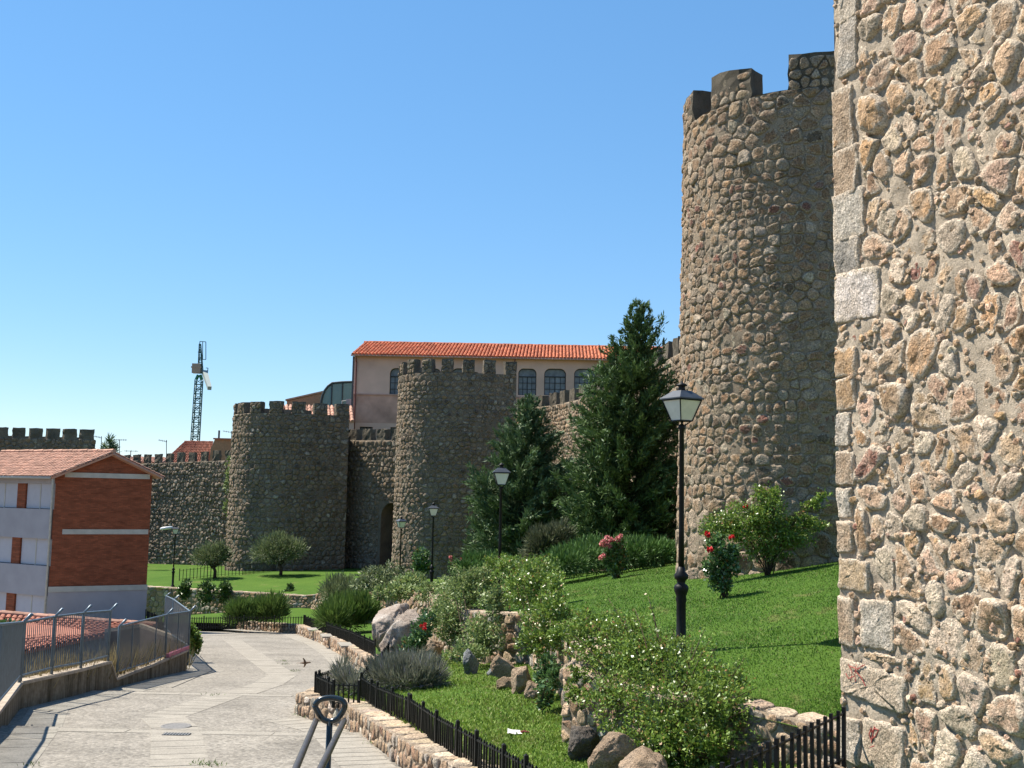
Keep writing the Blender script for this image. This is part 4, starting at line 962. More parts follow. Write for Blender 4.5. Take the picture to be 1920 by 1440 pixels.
# low annexe with tiled roof below it
t = thing('annexe', 'low annexe with rusty tile roof seen through the bar fence', 'outbuilding', tuple(at(150, 1250, 44).xy) + (-9.5,))
a0, a1 = at(-150, 1141, 47), at(292, 1174, 46); e0, e1 = at(-190, 1268, 40.5), at(212, 1186, 43)
pantiles('roof_tiles', e0, e1, a1, a0, 40, 12, M['tile_dark'], t, .06); ridge(a0 + Vector((0,0,.05)), a1 + Vector((0,0,.05)), M['tile_old'], t, .5, .12)
V = []; 
for p in (e0, e1, a1, a0): V += [(p.x, p.y + .25, p.z - .15), (p.x, p.y + .25, -10)]
mk('annexe_wall', V, [(0,1,3,2), (2,3,5,4), (4,5,7,6)], m_plain('dim_plaster', (.18, .15, .14), .9, .2), t)

# ------------------------------------------------------------------ long pink building behind the walls
YB = 116.0; bz = lambda py, px=900: z_at(px, py, YB); bX = lambda px: at(px, 700, YB).x
M['pink'] = m_plain('pink_plaster', (.62, .39, .30), .9, .15, .12, .35)
t = thing('long_building', 'long pink plastered building with bright tile roof and arched windows', 'building', (bX(950), YB, 0))
x0, x1 = bX(664), 24.0; zEv, zR = bz(670), bz(634) + .0; zs = bz(742)
holes = []
def arch_px(c_, w_, yt, yb):
    xc = bX(c_); hw = w_ / 2 / F * YB; zt_, zb_ = bz(yt, c_), bz(yb, c_); r_ = hw * .55; pts = [(xc - hw, zb_), (xc + hw, zb_), (xc + hw, zt_ - r_)]
    for k in range(1, 8): a = math.pi/2 * k / 8; pts.append((xc + hw - r_ + r_*math.cos(a), zt_ - r_ + r_*math.sin(a)))
    pts.append((xc + hw - r_, zt_)); pts.append((xc - hw + r_, zt_))
    for k in range(1, 8): a = math.pi/2 + math.pi/2 * k / 8; pts.append((xc - hw + r_ + r_*math.cos(a), zt_ - r_ + r_*math.sin(a)))
    pts.append((xc - hw, zt_ - r_)); return pts
wins = [arch_px(c_, w_, 691 + (c_ - 990) * .003, 741) for c_, w_ in ((750, 38), (808, 38), (866, 38), (989, 34), (1041, 41), (1097, 41), (1152, 41), (1207, 41))]
rect = lambda a, b, yt, yb: [(bX(a), bz(yb, a)), (bX(b), bz(yb, a)), (bX(b), bz(yt, a)), (bX(a), bz(yt, a))]
wins += [rect(678, 702, 800, 824), rect(735, 760, 801, 824)]
outer = [Vector((x0, -2, 0)), Vector((x1, -2, 0)), Vector((x1, zEv, 0)), Vector((x0, zEv, 0))]
loops = [outer] + [[Vector((a, b, 0)) for a, b in w] for w in wins]; tri = geometry.tessellate_polygon(loops); flat = [p for l in loops for p in l]
mk('front_wall', [(p.x, YB, p.y) for p in flat], [tuple(x) for x in tri], M['pink'], t)
bm_ = m_plain('faded_red_band', (.42, .235, .18), .9, .15, .25, .5)
DEP = 11.0; zb2 = zEv
mk('side_wall', [(x0, YB, -2), (x0, YB + DEP, -2), (x0, YB + DEP, zEv), (x0, YB + DEP/2, zR - .3), (x0, YB, zEv)], [(0,1,2,3,4)], M['pink'], t)
mk('back_wall', [(x0, YB + DEP, -2), (x1, YB + DEP, -2), (x1, YB + DEP, zEv), (x0, YB + DEP, zEv)], [(0,1,2,3)], M['pink'], t)
gl_m = m_plain('dim_window_glass', (.17, .175, .185), .35, .35, .3, 1.5)
for w in wins:
    n = len(w); V = [(a, YB, b) for a, b in w] + [(a, YB + .45, b) for a, b in w]
    wn = mk('window', V, [(i, (i+1) % n, n + (i+1) % n, n + i) for i in range(n)], M['pink'], t)
    mk('pane', [(a, YB + .40, b) for a, b in w], [tuple(range(n))], gl_m, wn)
    xs = [p[0] for p in w]; zs_ = [p[1] for p in w]; xa, xb, za, zb_ = min(xs), max(xs), min(zs_), max(zs_); g = G()
    for k in range(n): g.bar((w[k][0], YB + .36, w[k][1]), (w[(k+1) % n][0], YB + .36, w[(k+1) % n][1]), .10)
    zt_ = za + (zb_ - za) * .70 if n > 4 else zb_
    for fx, wd_ in ((.25, .035), (.5, .07), (.75, .035)): g.bar((xa + (xb-xa)*fx, YB + .36, za), (xa + (xb-xa)*fx, YB + .36, zt_), wd_)
    for fz_ in (.3333, .6667, 1.0): g.bar((xa, YB + .36, za + (zt_ - za)*fz_), (xb, YB + .36, za + (zt_ - za)*fz_), .035 if fz_ < 1 else .08)
    g.build('frame', M['dark'], wn)
g = G(); g.box(x0 + .01, x1, YB - .006, YB + .02, bz(797), zs - .16); g.build('lower_render', m_plain('stained_pink_render', (.52, .29, .215), .92, .12, .22, .55), t)
g = G(); g.box(x0 + .02, x1, YB - .10, YB + .02, zs - .16, zs - .02); g.build('string_course', bm_, t)
pantiles('roof_tiles', (x0 - .3, YB - .6, zEv - .05), (x1, YB - .6, zEv - .05), (x1, YB + DEP/2, zR), (x0 + .25, YB + DEP/2, zR), 108, 9, M['tile_new'], t, .20)
pantiles('rear_roof_tiles', (x1, YB + DEP + .4, zEv - .05), (x0 - .3, YB + DEP + .4, zEv - .05), (x0 + .25, YB + DEP/2, zR), (x1, YB + DEP/2, zR), 60, 5, M['tile_new'], t, .12)
ridge((x0 + .2, YB + DEP/2, zR + .08), (x1, YB + DEP/2, zR + .08), M['tile_new'], t, .55, .17)
g = G(); g.tube([(x0 - .3, YB - .72, zEv - .12), (x1, YB - .72, zEv - .12)], .09, 6); g.build('gutter', bm_, t)
for px in (668, 965, 1127):
    g = G(); g.tube([(bX(px), YB - .65, zEv - .2), (bX(px), YB - .12, zEv - .8), (bX(px), YB - .12, -2)], .07, 6); g.build('downpipe', m_plain('oxide_red_pipe', (.16, .05, .04), .6, .3) if px == 668 else bpy.data.materials['oxide_red_pipe'], t)
g = G(); g.box(x0 - .25, x0 - .05, YB + .3, YB + .5, -2, zEv - .1); g.build('corner_pipe', M['lamp_roof'], t)
# conservatory with a curved glass end
Yg = 122.0; gX = lambda px: at(px, 740, Yg).x; gz = lambda py: z_at(630, py, Yg)
t = thing('glazed_wing', 'green glazed wing with a curved end beside the pink building', 'building', (gX(630), Yg, 0))
gm2 = m_plain('green_glass', (.085, .17, .165), .18, .6, .12, .5); zt_ = gz(714); zb_ = -1
prof = [(gX(603), zb_), (gX(603), gz(752)), (gX(605), gz(742)), (gX(609), gz(732)), (gX(615), gz(724)), (gX(622), gz(718.5)), (gX(640), gz(716.5)), (gX(668), gz(715))]
V = [(a, Yg, b) for a, b in prof + [(gX(668), zb_)]] + [(a, Yg + 6, b) for a, b in prof + [(gX(668), zb_)]]; n = len(prof) + 1
mk('glass_front', V, [tuple(range(n))], gm2, t); mk('glass_roof', V, [(i, i+1, n+i+1, n+i) for i in range(n-2)], gm2, t)
g = G(); g.tube([(a, Yg - .06, b) for a, b in prof], .13, 6); g.build('edge_trim', m_plain('dark_green_trim', (.02, .035, .04), .5, .4), t)
for px in (622, 642): g = G(); g.bar((gX(px), Yg - .05, zb_), (gX(px), Yg - .05, gz(718 if px == 622 else 716.5)), .09); g.build('mullion', bpy.data.materials['dark_green_trim'], t)
# salmon wall, small tiled lean-to, white box
Ys_ = 124.0; sX = lambda px: at(px, 750, Ys_).x; sz = lambda px, py: z_at(px, py, Ys_)
t = thing('salmon_house', 'salmon coloured house end with a sloping top beside the glazed wing', 'house', (sX(570), Ys_, 0))
V = [(sX(538), -1), (sX(606), -1), (sX(606), sz(606, 736)), (sX(538), sz(538, 752))]
mk('end_wall', [(a, y, b) for y in (Ys_, Ys_ + 5) for a, b in V], [(0,1,2,3), (7,6,5,4), (0,3,7,4), (1,5,6,2)], m_plain('salmon_plaster', (.42, .21, .13), .9, .15), t)
g = G(); g.add([(V[3][0] - .15, Ys_ - .15, V[3][1] + .02), (V[2][0], Ys_ - .15, V[2][1] + .02), (V[2][0], Ys_ + 5, V[2][1] + .02), (V[3][0] - .15, Ys_ + 5, V[3][1] + .02), (V[3][0] - .15, Ys_ - .15, V[3][1] + .2), (V[2][0], Ys_ - .15, V[2][1] + .2), (V[2][0], Ys_ + 5, V[2][1] + .2), (V[3][0] - .15, Ys_ + 5, V[3][1] + .2)], [(0,3,2,1),(4,5,6,7),(0,1,5,4),(1,2,6,5),(2,3,7,6),(3,0,4,7)]); g.build('roof_edge', M['tile_old'], t)
Yl = 112.0; lX = lambda px, Y=Yl: at(px, 770, Y).x
t = thing('tiled_lean_to', 'small steep tiled lean-to roof tucked behind the far broad tower', 'outbuilding', (lX(600), Yl, 0))
pantiles('roof_tiles', (lX(520), Yl, z_at(600, 788, Yl)), (lX(665), Yl, z_at(600, 788, Yl)), (lX(661, 115.5), 115.5, z_at(600, 762, 115.5)), (lX(520, 115.5), 115.5, z_at(600, 762, 115.5)), 20, 5, M['tile_old'], t, .14)
mk('lean_to_wall', [(lX(520), Yl + .2, -2), (lX(664), Yl + .2, -2), (lX(664), Yl + .2, z_at(600, 789, Yl)), (lX(520), Yl + .2, z_at(600, 789, Yl))], [(0,1,2,3)], M['pink'], t)
g = G(); a = at(649, 748, 117); b = at(662, 764, 117); g.box(a.x, b.x, 117, 117.8, b.z - .6, a.z); tag(g.build('vent_box', M['white']), 'small white box on the lean-to roof by the glazed wing', 'vent box')
g = G(); g.tube([at(641, 764, 116.6) - Vector((0,0,.5)), at(641, 752, 116.6), at(649, 751, 116.6)], .06, 6); tag(g.build('vent_pipe', M['grey_pipe']), 'thin bent pipe beside the small white roof box', 'pipe')

# ------------------------------------------------------------------ tan tiled house, antennas, crane at the far left
Yt = 136.0; tX = lambda px, Y=Yt: at(px, 850, Y).x; tz = lambda px, py, Y=Yt: z_at(px, py, Y)
t = thing('tan_house', 'tan house with hipped tile roof showing above the left curtain wall', 'house', (tX(370), Yt, 0))
zr = tz(370, 829, Yt + 3); ze = tz(370, 872)
mk('house_wall', [(tX(300), Yt, -4), (tX(440), Yt, -4), (tX(440), Yt, ze), (tX(300), Yt, ze)], [(0,1,2,3)], M['pink'], t)
pantiles('roof_tiles', (tX(303), Yt - .3, ze), (tX(402), Yt - .3, ze), (tX(398, Yt+3), Yt + 3, zr), (tX(345, Yt+3), Yt + 3, zr), 26, 9, M['tile_dark'], t, .12); ridge((tX(345, Yt+3), Yt+3, zr + .05), (tX(398, Yt+3), Yt+3, zr + .05), M['tile_dark'], t)
V = [(tX(393), ze - 2), (tX(440), ze - 2), (tX(440), tz(440, 825)), (tX(404), tz(404, 824)), (tX(397), tz(397, 842))]
mk('upper_wall', [(a, y, b) for y in (Yt - .6, Yt + 4) for a, b in V], [(0,1,2,3,4), (9,8,7,6,5), (2,7,8,3), (3,8,9,4), (4,9,5,0)], m_plain('tan_plaster', (.36, .22, .125), .9, .15), t)
g = G(); g.bar((tX(402), Yt - .8, tz(402, 823)), (tX(440), Yt - .8, tz(440, 824)), .12); g.build('verge_tiles', M['tile_dark'], t)
g = G(); g.tube([(tX(409), Yt, tz(409, 826)), (tX(409), Yt, tz(409, 807))], .12, 8); g.build('flue', M['lamp_roof'], t)
t = thing('low_house', 'low tiled house hardly showing behind the left curtain wall', 'house', (tX(240), 126, 0)); Yh = 126.0
pantiles('roof_tiles', (at(150, 862, Yh).x, Yh - 3, z_at(240, 866, Yh - 3)), (at(322, 862, Yh).x, Yh - 3, z_at(240, 866, Yh - 3)), (at(320, 855, Yh).x, Yh, z_at(240, 857, Yh)), (at(165, 855, Yh).x, Yh, z_at(240, 857, Yh)), 30, 5, M['tile_old'], t, .1)
mk('house_wall', [(at(150, 862, Yh).x, Yh - 2.8, -9), (at(322, 862, Yh).x, Yh - 2.8, -9), (at(322, 862, Yh).x, Yh - 2.8, z_at(240, 867, Yh - 3)), (at(150, 862, Yh).x, Yh - 2.8, z_at(240, 867, Yh - 3))], [(0,1,2,3)], M['pink'], t)
am = m_plain('aerial_metal', (.12, .12, .13), .5, .4)
for px, yt, yb, arm, bars_, lab in ((190, 818, 862, -13, 5, 'thin rooftop aerial with a single arm, left of the small fir top'), (224, 824, 862, 0, 6, 'T-shaped rooftop aerial right of the small fir top'), (245, 845, 862, 0, 3, 'short rooftop aerial just above the brick gable edge'), (312, 825, 860, -15, 5, 'thin rooftop aerial beside the tan house roof'), (434, 808, 850, -16, 4, 'slanted aerial just left of the far broad tower')):
    Y = Yh - .3 if px < 330 else 134.5; t = thing('roof_aerial', lab, 'aerial', tuple(at(px, yb, Y)), 0, 'rooftop aerials')
    g = G(); g.tube([at(px, yb + 14, Y), at(px, yt, Y)], .045, 5); g.build('mast', am, t)
    a, b = (at(px + arm, yt + 0, Y), at(px + 1, yt + 3, Y)) if arm else (at(px - 12, yt + .5, Y), at(px + 14, yt + 1, Y)); g = G(); g.bar(a, b, .035)
    for k in range(bars_): c_ = a.lerp(b, (k + .5) / bars_); g.bar(c_ - Vector((0, .35, 0)), c_ + Vector((0, .35, 0)), .02); g.bar(c_ - Vector((0, 0, .12)), c_ + Vector((0, 0, .12)), .02)
    g.build('boom', am, t)
Yc = 300.0; k = Yc / F; base_c = at(368, 826, Yc); t = thing('tower_crane', 'green lattice tower crane rising behind the roofs at the left', 'crane', (base_c.x, Yc, base_c.z - 12))
cm = m_plain('green_crane_paint', (.02, .075, .06), .5, .4); cx0 = base_c.x; hw = 6.8 * k
def lattice(g, A, B, hwA, hwB, n, r_):
    A, B = Vector(A), Vector(B)
    def c(i): 
        p = A.lerp(B, i / n); w = hwA + (hwB - hwA) * i / n; return [p + Vector((sx*w, sy*w, 0)) for sx, sy in ((-1,-1),(1,-1),(1,1),(-1,1))]
    for i in range(n):
        a, b = c(i), c(i + 1)
        for j in range(4): g.bar(a[j], b[j], r_); g.bar(a[j], b[(j + 1) % 4] if i % 2 else b[(j - 1) % 4], r_ * .6); g.bar(a[j], a[(j + 1) % 4], r_ * .6)
top = at(373, 712, Yc); g = G(); lattice(g, (cx0 - .5, Yc, base_c.z - 12), (top.x, Yc, top.z), hw, hw * .86, 22, .16); g.build('mast', cm, t)
g = G(); a = at(372, 703, Yc); g.bar(top - Vector((hw*.8, 0, 0)), a, .45, 6); g.bar(top + Vector((hw*.8, 0, 0)), a + Vector((.5,0,0)), .45, 6); g.build('slewing_ring', m_plain('bright_green_paint', (.01, .16, .08), .5, .4), t)
g = G(); a, b = at(362, 682, Yc), at(377, 700, Yc); g.box(a.x, b.x, Yc - 1, Yc + 1, b.z, a.z); g.box(a.x - .2, b.x + .2, Yc - 1.1, Yc + 1.1, (a.z + b.z)/2 + .1, (a.z + b.z)/2 + .5); g.build('cab', m_plain('tan_cab_paint', (.34, .25, .19), .6, .3), t)
g = G(); a, b = at(377, 698, Yc), at(393, 728, Yc - 12); g.bar(a + Vector((1,0,0)), b, .9, 4, .7); g.build('counter_jib', m_plain('grey_ballast', (.24, .28, .27), .7, .3), t)
g = G(); lattice(g, (at(376, 700, Yc).x, Yc, at(376, 700, Yc).z), (at(375, 645, Yc).x, Yc, at(375, 645, Yc).z), .62, .2, 8, .13)
for p_, q_ in (((375, 640), (386, 641)), ((386, 641), (386, 674)), ((380, 641), (380, 674)), ((380, 674), (386, 674)), ((375, 640), (374, 648)), ((386, 690), (390, 690)), ((390, 690), (389, 703)), ((380, 703), (389, 703)), ((371, 660), (378, 661))): g.bar(at(*p_, Yc), at(*q_, Yc), .12)
g.build('cat_head', cm, t)
# ------------------------------------------------------------------ planting helpers
def unit(A): return A / np.maximum(1e-9, np.linalg.norm(A, axis=1))[:, None]
def leaf_quads(C, D, L, W, r, fold=.25, up=.5):
    """rhombic leaves: base C, axis D, length L, width W, random roll with some facing up"""
    n = len(C); D = unit(D); ref = unit(r.normal(0, 1, (n, 3)) + np.array([0, 0, up * 2.0])); Sd = unit(np.cross(D, ref)); N = np.cross(Sd, D)
    L = np.broadcast_to(L, n)[:, None]; W = np.broadcast_to(W, n)[:, None]
    mid = C + D * L * .5 - N * W * fold
    V = np.stack([C, mid + Sd * W * .5, C + D * L, mid - Sd * W * .5], 1).reshape(-1, 3)
    return V, np.arange(n * 4).reshape(n, 4)
def blob_pts(blobs, n, r, clus=9, spread=.11, shell=2.4):
    """points in a set of ellipsoids (px, py, Y, rx_px, ry_px[, depth_ratio]); returns points, outward, up-ness"""
    w = np.array([b[3] * b[4] * (b[2] ** .4) for b in blobs], float); w /= w.sum(); P, O = [], []
    for b, k in zip(blobs, w):
        m = max(3, int(n * k / clus)); c = np.array(at(b[0], b[1], b[2])); s = b[2] / F
        rad = np.array([b[3] * s, (b[5] if len(b) > 5 else 1.0) * (b[3] + b[4]) / 2 * s, b[4] * s]); d = unit(r.normal(0, 1, (m, 3)))
        q = d * (r.random(m) ** (1 / shell))[:, None]; cc = np.repeat(q, clus, 0) + r.normal(0, spread, (m * clus, 3)); dd = np.repeat(d, clus, 0)
        P.append(c + cc * rad); O.append(unit(cc / rad * rad.mean()))
    return np.vstack(P), np.vstack(O)
def blob_floor(P, O, zf, keep=.02):
    z = np.array([zf(x, y) for x, y, _ in P]); k = P[:, 2] > z + keep; return P[k], O[k]
def canes(root, base, tips, mat, r, rad=.012, name='cane', sag=.25):
    for tp in tips:
        a, c = Vector(base) + Vector((r.normal(0, .05), r.normal(0, .05), 0)), Vector(tp); m = a.lerp(c, .5) + Vector((r.normal(0, .08), r.normal(0, .08), (c - a).length * sag))
        pts = [a.lerp(m, t).lerp(m.lerp(c, t), t) for t in np.linspace(0, 1, 8)]; g = G(); g.tube(pts, [rad * (1 - .7 * t) for t in np.linspace(0, 1, 8)], 5); g.build(name, mat, root, smooth=True)
M['rose'] = m_leaf('rose_leaf', (0.076, 0.145, 0.021), (0.215, 0.308, 0.056), .36, .55, .25, (0.325, 0.139, 0.070))
M['rose_dark'] = m_leaf('dark_rose_leaf', (0.046, 0.104, 0.034), (0.125, 0.218, 0.073), .28, .6, .15, (0.333, 0.146, 0.083))
M['creep'] = m_leaf('creeper_leaf', (0.105, 0.166, 0.049), (0.264, 0.334, 0.124), .5, .4, .25, (0.386, 0.281, 0.124))
M['juniper'] = m_leaf('juniper_spray', (0.048, 0.110, 0.030), (0.105, 0.194, 0.051), .6, .3, .15)
M['juniper_grey'] = m_leaf('grey_juniper_spray', (0.070, 0.085, 0.045), (0.130, 0.145, 0.085), .7, .2, .15)
M['cypress'] = m_leaf('cypress_spray', (0.038, 0.080, 0.029), (0.114, 0.183, 0.059), .6, .3, .12)
M['cypress_b'] = m_leaf('blue_cypress_spray', (0.045, 0.093, 0.041), (0.125, 0.188, 0.079), .6, .3, .12)
M['broom'] = m_leaf('broom_shoot', (0.061, 0.115, 0.024), (0.135, 0.209, 0.047), .6, .3, .2)
M['olive'] = m_leaf('olive_leaf', (0.084, 0.115, 0.055), (0.214, 0.251, 0.121), .55, .35, .15)
M['lavender'] = m_leaf('lavender_stem', (0.108, 0.121, 0.088), (0.230, 0.236, 0.182), .8, .2, .2, (0.216, 0.203, 0.297))
M['ivy'] = m_leaf('ivy_leaf', (0.045, 0.090, 0.027), (0.105, 0.165, 0.045), .4, .4, .15)
def m_blade(name, a, b):
    t = NT(name, .65, .25); g = t.n('ShaderNodeNewGeometry')
    c = t.ramp(g.outputs['Random Per Island'], [(0, a), (.85, b), (1.0, (.24, .22, .09))])
    c = t.mix(c, t.ramp(t.noise(.5, 5, .6), [(.3, .8), (.7, 1.2)]), 1, 'MULTIPLY'); c = t.mix(c, (.27, .215, .10), dry_mask(t, .6)); t.col(c)
    tr = t.n('ShaderNodeBsdfTranslucent'); t.l(c, tr.inputs[0]); ms = t.n('ShaderNodeMixShader'); ms.inputs[0].default_value = .3
    t.l(t.b.outputs[0], ms.inputs[1]); t.l(tr.outputs[0], ms.inputs[2]); t.l(ms.outputs[0], t.t.nodes['Material Output'].inputs[0]); return t.m
M['blade'] = m_blade('grass_blade', (.052, .128, .014), (.082, .172, .022)); M['blade_rough'] = m_blade('rough_grass_blade', (.105, .180, .022), (.20, .29, .048))
M['straw'] = m_leaf('dry_stalk', (0.200, 0.150, 0.070), (0.360, 0.290, 0.150), .8, .2, .2)
M['petal_pink'] = m_leaf('pink_petal', (0.620, 0.170, 0.190), (0.750, 0.320, 0.330), .5, .3, .3)
M['petal_red'] = m_leaf('red_petal', (0.400, 0.012, 0.020), (0.580, 0.030, 0.040), .5, .3, .25)

def bush(name, label, cat, blobs, n, leaf, size, mat, seed, zf=None, base=None, tips=(), aspect=.55, upb=.35, out=.7, clus=9, spread=.11, shell=2.4, rnd=.7, group=None, cane_mat='bark', rad=.012, fold=.25, up=.5, sag=.25):
    r = np.random.default_rng(seed); P, O = blob_pts(blobs, n, r, clus, spread, shell)
    if zf: P, O = blob_floor(P, O, zf)
    base = base or (blobs[0] and tuple(at(blobs[0][0], blobs[0][1] + blobs[0][4], blobs[0][2]))); root = thing(name, label, cat, base, 0, group)
    D = O * out + r.normal(0, rnd, P.shape) + np.array([0, 0, upb])
    if tips and name in ('rambling_rose', 'rose_bush'):
        EC = []
        for tp in tips:   # leaves along the outer half of each cane
            a_, c_ = np.array(base), np.array(tp); m_ = (a_ + c_) / 2 + np.array([0, 0, np.linalg.norm(c_ - a_) * sag]); u = r.uniform(.5, 1.02, 70)[:, None]
            EC.append((a_*(1-u) + m_*u)*(1-u) + (m_*(1-u) + c_*u)*u + r.normal(0, .045, (70, 3)))
        EC = np.vstack(EC); P = np.vstack([P, EC]); D = np.vstack([D, r.normal(0, 1, EC.shape)])
    L = size * r.uniform(.65, 1.35, len(P)); V, Fc = leaf_quads(P, D, L, L * aspect, r, fold, up)
    mk('foliage', V, Fc, M[mat], root, kind='stuff')
    if tips: canes(root, base, tips, M[cane_mat], r, rad, sag=sag)
    return root
def flowers(root, pts, rad, mat, r, name='rose_bloom'):
    for p in pts:
        n = 16; d = unit(r.normal(0, 1, (n, 3)) + np.array([0, -.2, .5])); V, Fc = leaf_quads(np.array(p) + d * rad * .15, d, rad * r.uniform(.8, 1.2, n), rad * 1.1, r, .35)
        mk(name, V, Fc, M[mat], root)
def conifer(label, px, pyb, pyt, Y, half, prof, seed, mat, extra=(), lean=.22):
    r = np.random.default_rng(seed); b = at(px, pyb, Y); zb = zlawn(b.x, Y); H = z_at(px + 30, pyt, Y) - zb; W = half * Y / F
    root = thing('conifer', label, 'conifer tree', (b.x, Y, zb)); g = G(); g.tube([(b.x, Y, zb - .3), (b.x + lean * .3, Y, zb + H * .5), (b.x + lean * .95, Y, zb + H * .97)], [.22, .12, .02], 8); g.build('trunk', M['bark'], root, smooth=True)
    C, D, Ls = [], [], []; nb = int(40 * H); bars_ = G()
    for i in range(nb):
        h = .015 + .975 * ((i + r.random()) / nb) ** 1.05; az = i * 2.39996 + r.normal(0, .25); k_ = r.choice([r.uniform(.45, .8), r.uniform(.85, 1.0), r.uniform(1.0, 1.22)])
        ln = W * np.interp(h, [p[0] for p in prof], [p[1] for p in prof]) * k_ + .06
        el = np.interp(h, [0, .5, .85, 1], [.18, .42, .7, 1.2]) + r.normal(0, .12); d = np.array([math.cos(az) * math.cos(el), math.sin(az) * math.cos(el), math.sin(el)])
        L = ln / max(.3, math.cos(el)); o = np.array([b.x + lean * h ** 1.6, Y, zb + H * h - L * math.sin(el) * .65]); o[2] = max(o[2], zb + .12)
        for t_ in np.linspace(.35, 1, max(2, int(2 + 5 * ln / W))):
            pd = d * .9 + r.normal(0, .38, 3) + np.array([0, 0, .25]); pd /= np.linalg.norm(pd); pl = (.28 + .5 * ln / W) * r.uniform(.7, 1.25) * (.62 if h > .84 else 1.0); q0 = o + d * L * t_ - pd * pl * .6; m = int(24 + 30 * ln / W)
            s_ = r.random(m); c = q0 + pd * (s_ * pl)[:, None] + r.normal(0, 1, (m, 3)) * (.16 * pl * (1 - s_ * .75))[:, None]
            C.append(c); D.append(pd * 1.0 + r.normal(0, .38, (m, 3))); Ls.append(r.uniform(.16, .38, m) * (.7 + .3 * ln / W))
        if i % 3 == 0: bars_.bar(o, o + d * L * .85, .025, 4, .006)
    tipz = zb + H; m = 150; t = r.random(m) ** .7; C.append(np.array([b.x + lean, Y, tipz + .12]) - np.array([.03, 0, 1.3]) * t[:, None] + r.normal(0, 1, (m, 3)) * (.015 + .10 * t)[:, None]); D.append(r.normal(0, .5, (m, 3)) + np.array([0, 0, .9])); Ls.append(r.uniform(.12, .26, m))
    for (ex, ey, k) in extra:   # side leaders
        q = np.array(at(ex, ey, Y)); m = 160; t = r.random(m); c = q + np.array([-.5, 0, -1.6]) * t[:, None] + r.normal(0, 1, (m, 3)) * (.04 + .16 * t)[:, None]; C.append(c); D.append(r.normal(0, .5, (m, 3)) + np.array([.15, 0, .9])); Ls.append(r.uniform(.15, .32, m))
    C, D, Ls = np.vstack(C), np.vstack(D), np.concatenate(Ls); k = C[:, 2] > zb + .05; C, D, Ls = C[k], D[k], Ls[k]
    V, Fc = leaf_quads(C, D, Ls, Ls * .23, r, .1); mk('crown', V, Fc, M[mat], root, kind='stuff'); bars_.build('limbs', M['bark'], root)
    return root
conifer('tall pointed dark conifer beside the sunlit tower, its top against the sky', 1168, 1018, 572, 50, 108, [(0, .90), (.15, 1.0), (.4, .93), (.55, .84), (.68, .66), (.78, .42), (.87, .27), (.95, .15), (1, .04)], 61, 'cypress', ((1243, 592, 1), (1120, 690, 1), (1165, 640, 1)), lean=.72)
conifer('shorter broad dark conifer behind the second lamp post', 980, 1038, 748, 57, 92, [(0, .88), (.15, 1.0), (.4, 1.0), (.58, .82), (.75, .54), (.88, .28), (1, .05)], 62, 'cypress_b')

# low junipers under the conifers
gl = zlawn
bush('juniper_bush', 'wide low green juniper mound under the tall conifer', 'juniper', [(1080,1048,41,55,24), (1150,1042,42,60,28), (1215,1038,42,52,26), (1060,1056,40,42,18), (1245,1036,42,24,20), (1110,1030,43,40,22), (1180,1022,43,35,16)], 15000, None, .20, 'juniper', 63, gl, aspect=.20, upb=.45, out=1.1, rnd=.35, spread=.13)
bush('juniper_bush', 'grey-green feathery juniper between the two dark conifers', 'juniper', [(1020,1025,46,32,30), (1050,1012,46,24,30), (1000,1040,46,20,16), (1005,1010,46,14,14)], 5200, None, .30, 'juniper_grey', 64, gl, aspect=.14, upb=.55, out=1.1, rnd=.35)
bush('juniper_bush', 'dark spreading juniper behind the second lamp post base', 'juniper', [(905,1058,42,42,17), (945,1064,41,36,14), (880,1066,41,22,10)], 5000, None, .22, 'juniper', 65, gl, aspect=.2, upb=.35, out=1.1, rnd=.35)

# standard roses on the lawn
def rose(label, px, pyb, blobs, n, seed, blooms=(), mat='rose_dark', petal='petal_pink', size=.075, brad=.055, Y=None, zf=zlawn):
    r = np.random.default_rng(seed); b = hit(px, pyb, zf) if Y is None else at(px, pyb, Y); b.z = zf(b.x, b.y) - .03; bl = [(q[0], q[1], b.y + (q[4] if len(q) > 4 else 0), q[2], q[3]) for q in blobs]
    tips = [tuple(at(q[0] + r.normal(0, 3), q[1] - q[3] * .5, q[2])) for q in bl for _ in range(2)]
    root = bush('rose_bush', label, 'rose bush', bl, n, None, size, mat, seed, zf, tuple(b), tips, aspect=.62, rnd=.8, out=.5, rad=.014)
    if blooms: flowers(root, [tuple(at(x, y, b.y - r.uniform(.1, .25))) for x, y in blooms], brad, petal, r)
    return root
rose('standard rose with clusters of pink blooms in front of the juniper mound', 1156, 1084, [(1148,1035,17,18), (1160,1020,12,14), (1155,1062,14,22), (1140,1050,10,14), (1165,1045,10,14)], 2600, 66, [(1138,1008),(1145,1012),(1131,1016),(1140,1018),(1149,1015),(1136,1022),(1128,1020),(1159,1009),(1164,1005),(1160,1018),(1131,1042),(1126,1045),(1163,1025),(1143,1024)], brad=.092, size=.10)
rose('dark red-flowered rose bush standing on the lawn near the tall tower', 1358, 1121, [(1350,1035,28,30), (1335,1065,16,26), (1365,1060,18,28), (1352,1090,20,24), (1340,1015,14,18), (1375,1035,14,18)], 3800, 67, [(1326,1002),(1372,1009),(1330,1030)], petal='petal_red', brad=.075, size=.075)
t = rose('sprawling climbing rose with silvery leaves against the foot of the tall tower', 1440, 1062, [(1400,975,52,34), (1440,960,34,44), (1475,995,50,28), (1355,985,42,26), (1420,1005,56,28), (1505,975,26,14), (1530,945,24,10,-.2), (1545,930,16,7,-.3), (1530,985,26,11), (1440,1040,46,14), (1335,995,24,12), (1455,925,10,16), (1425,925,14,18), (1490,1015,34,14)], 12000, 68, [(1398,950)], mat='rose', petal='petal_red', brad=.07, size=.066, Y=27.6)
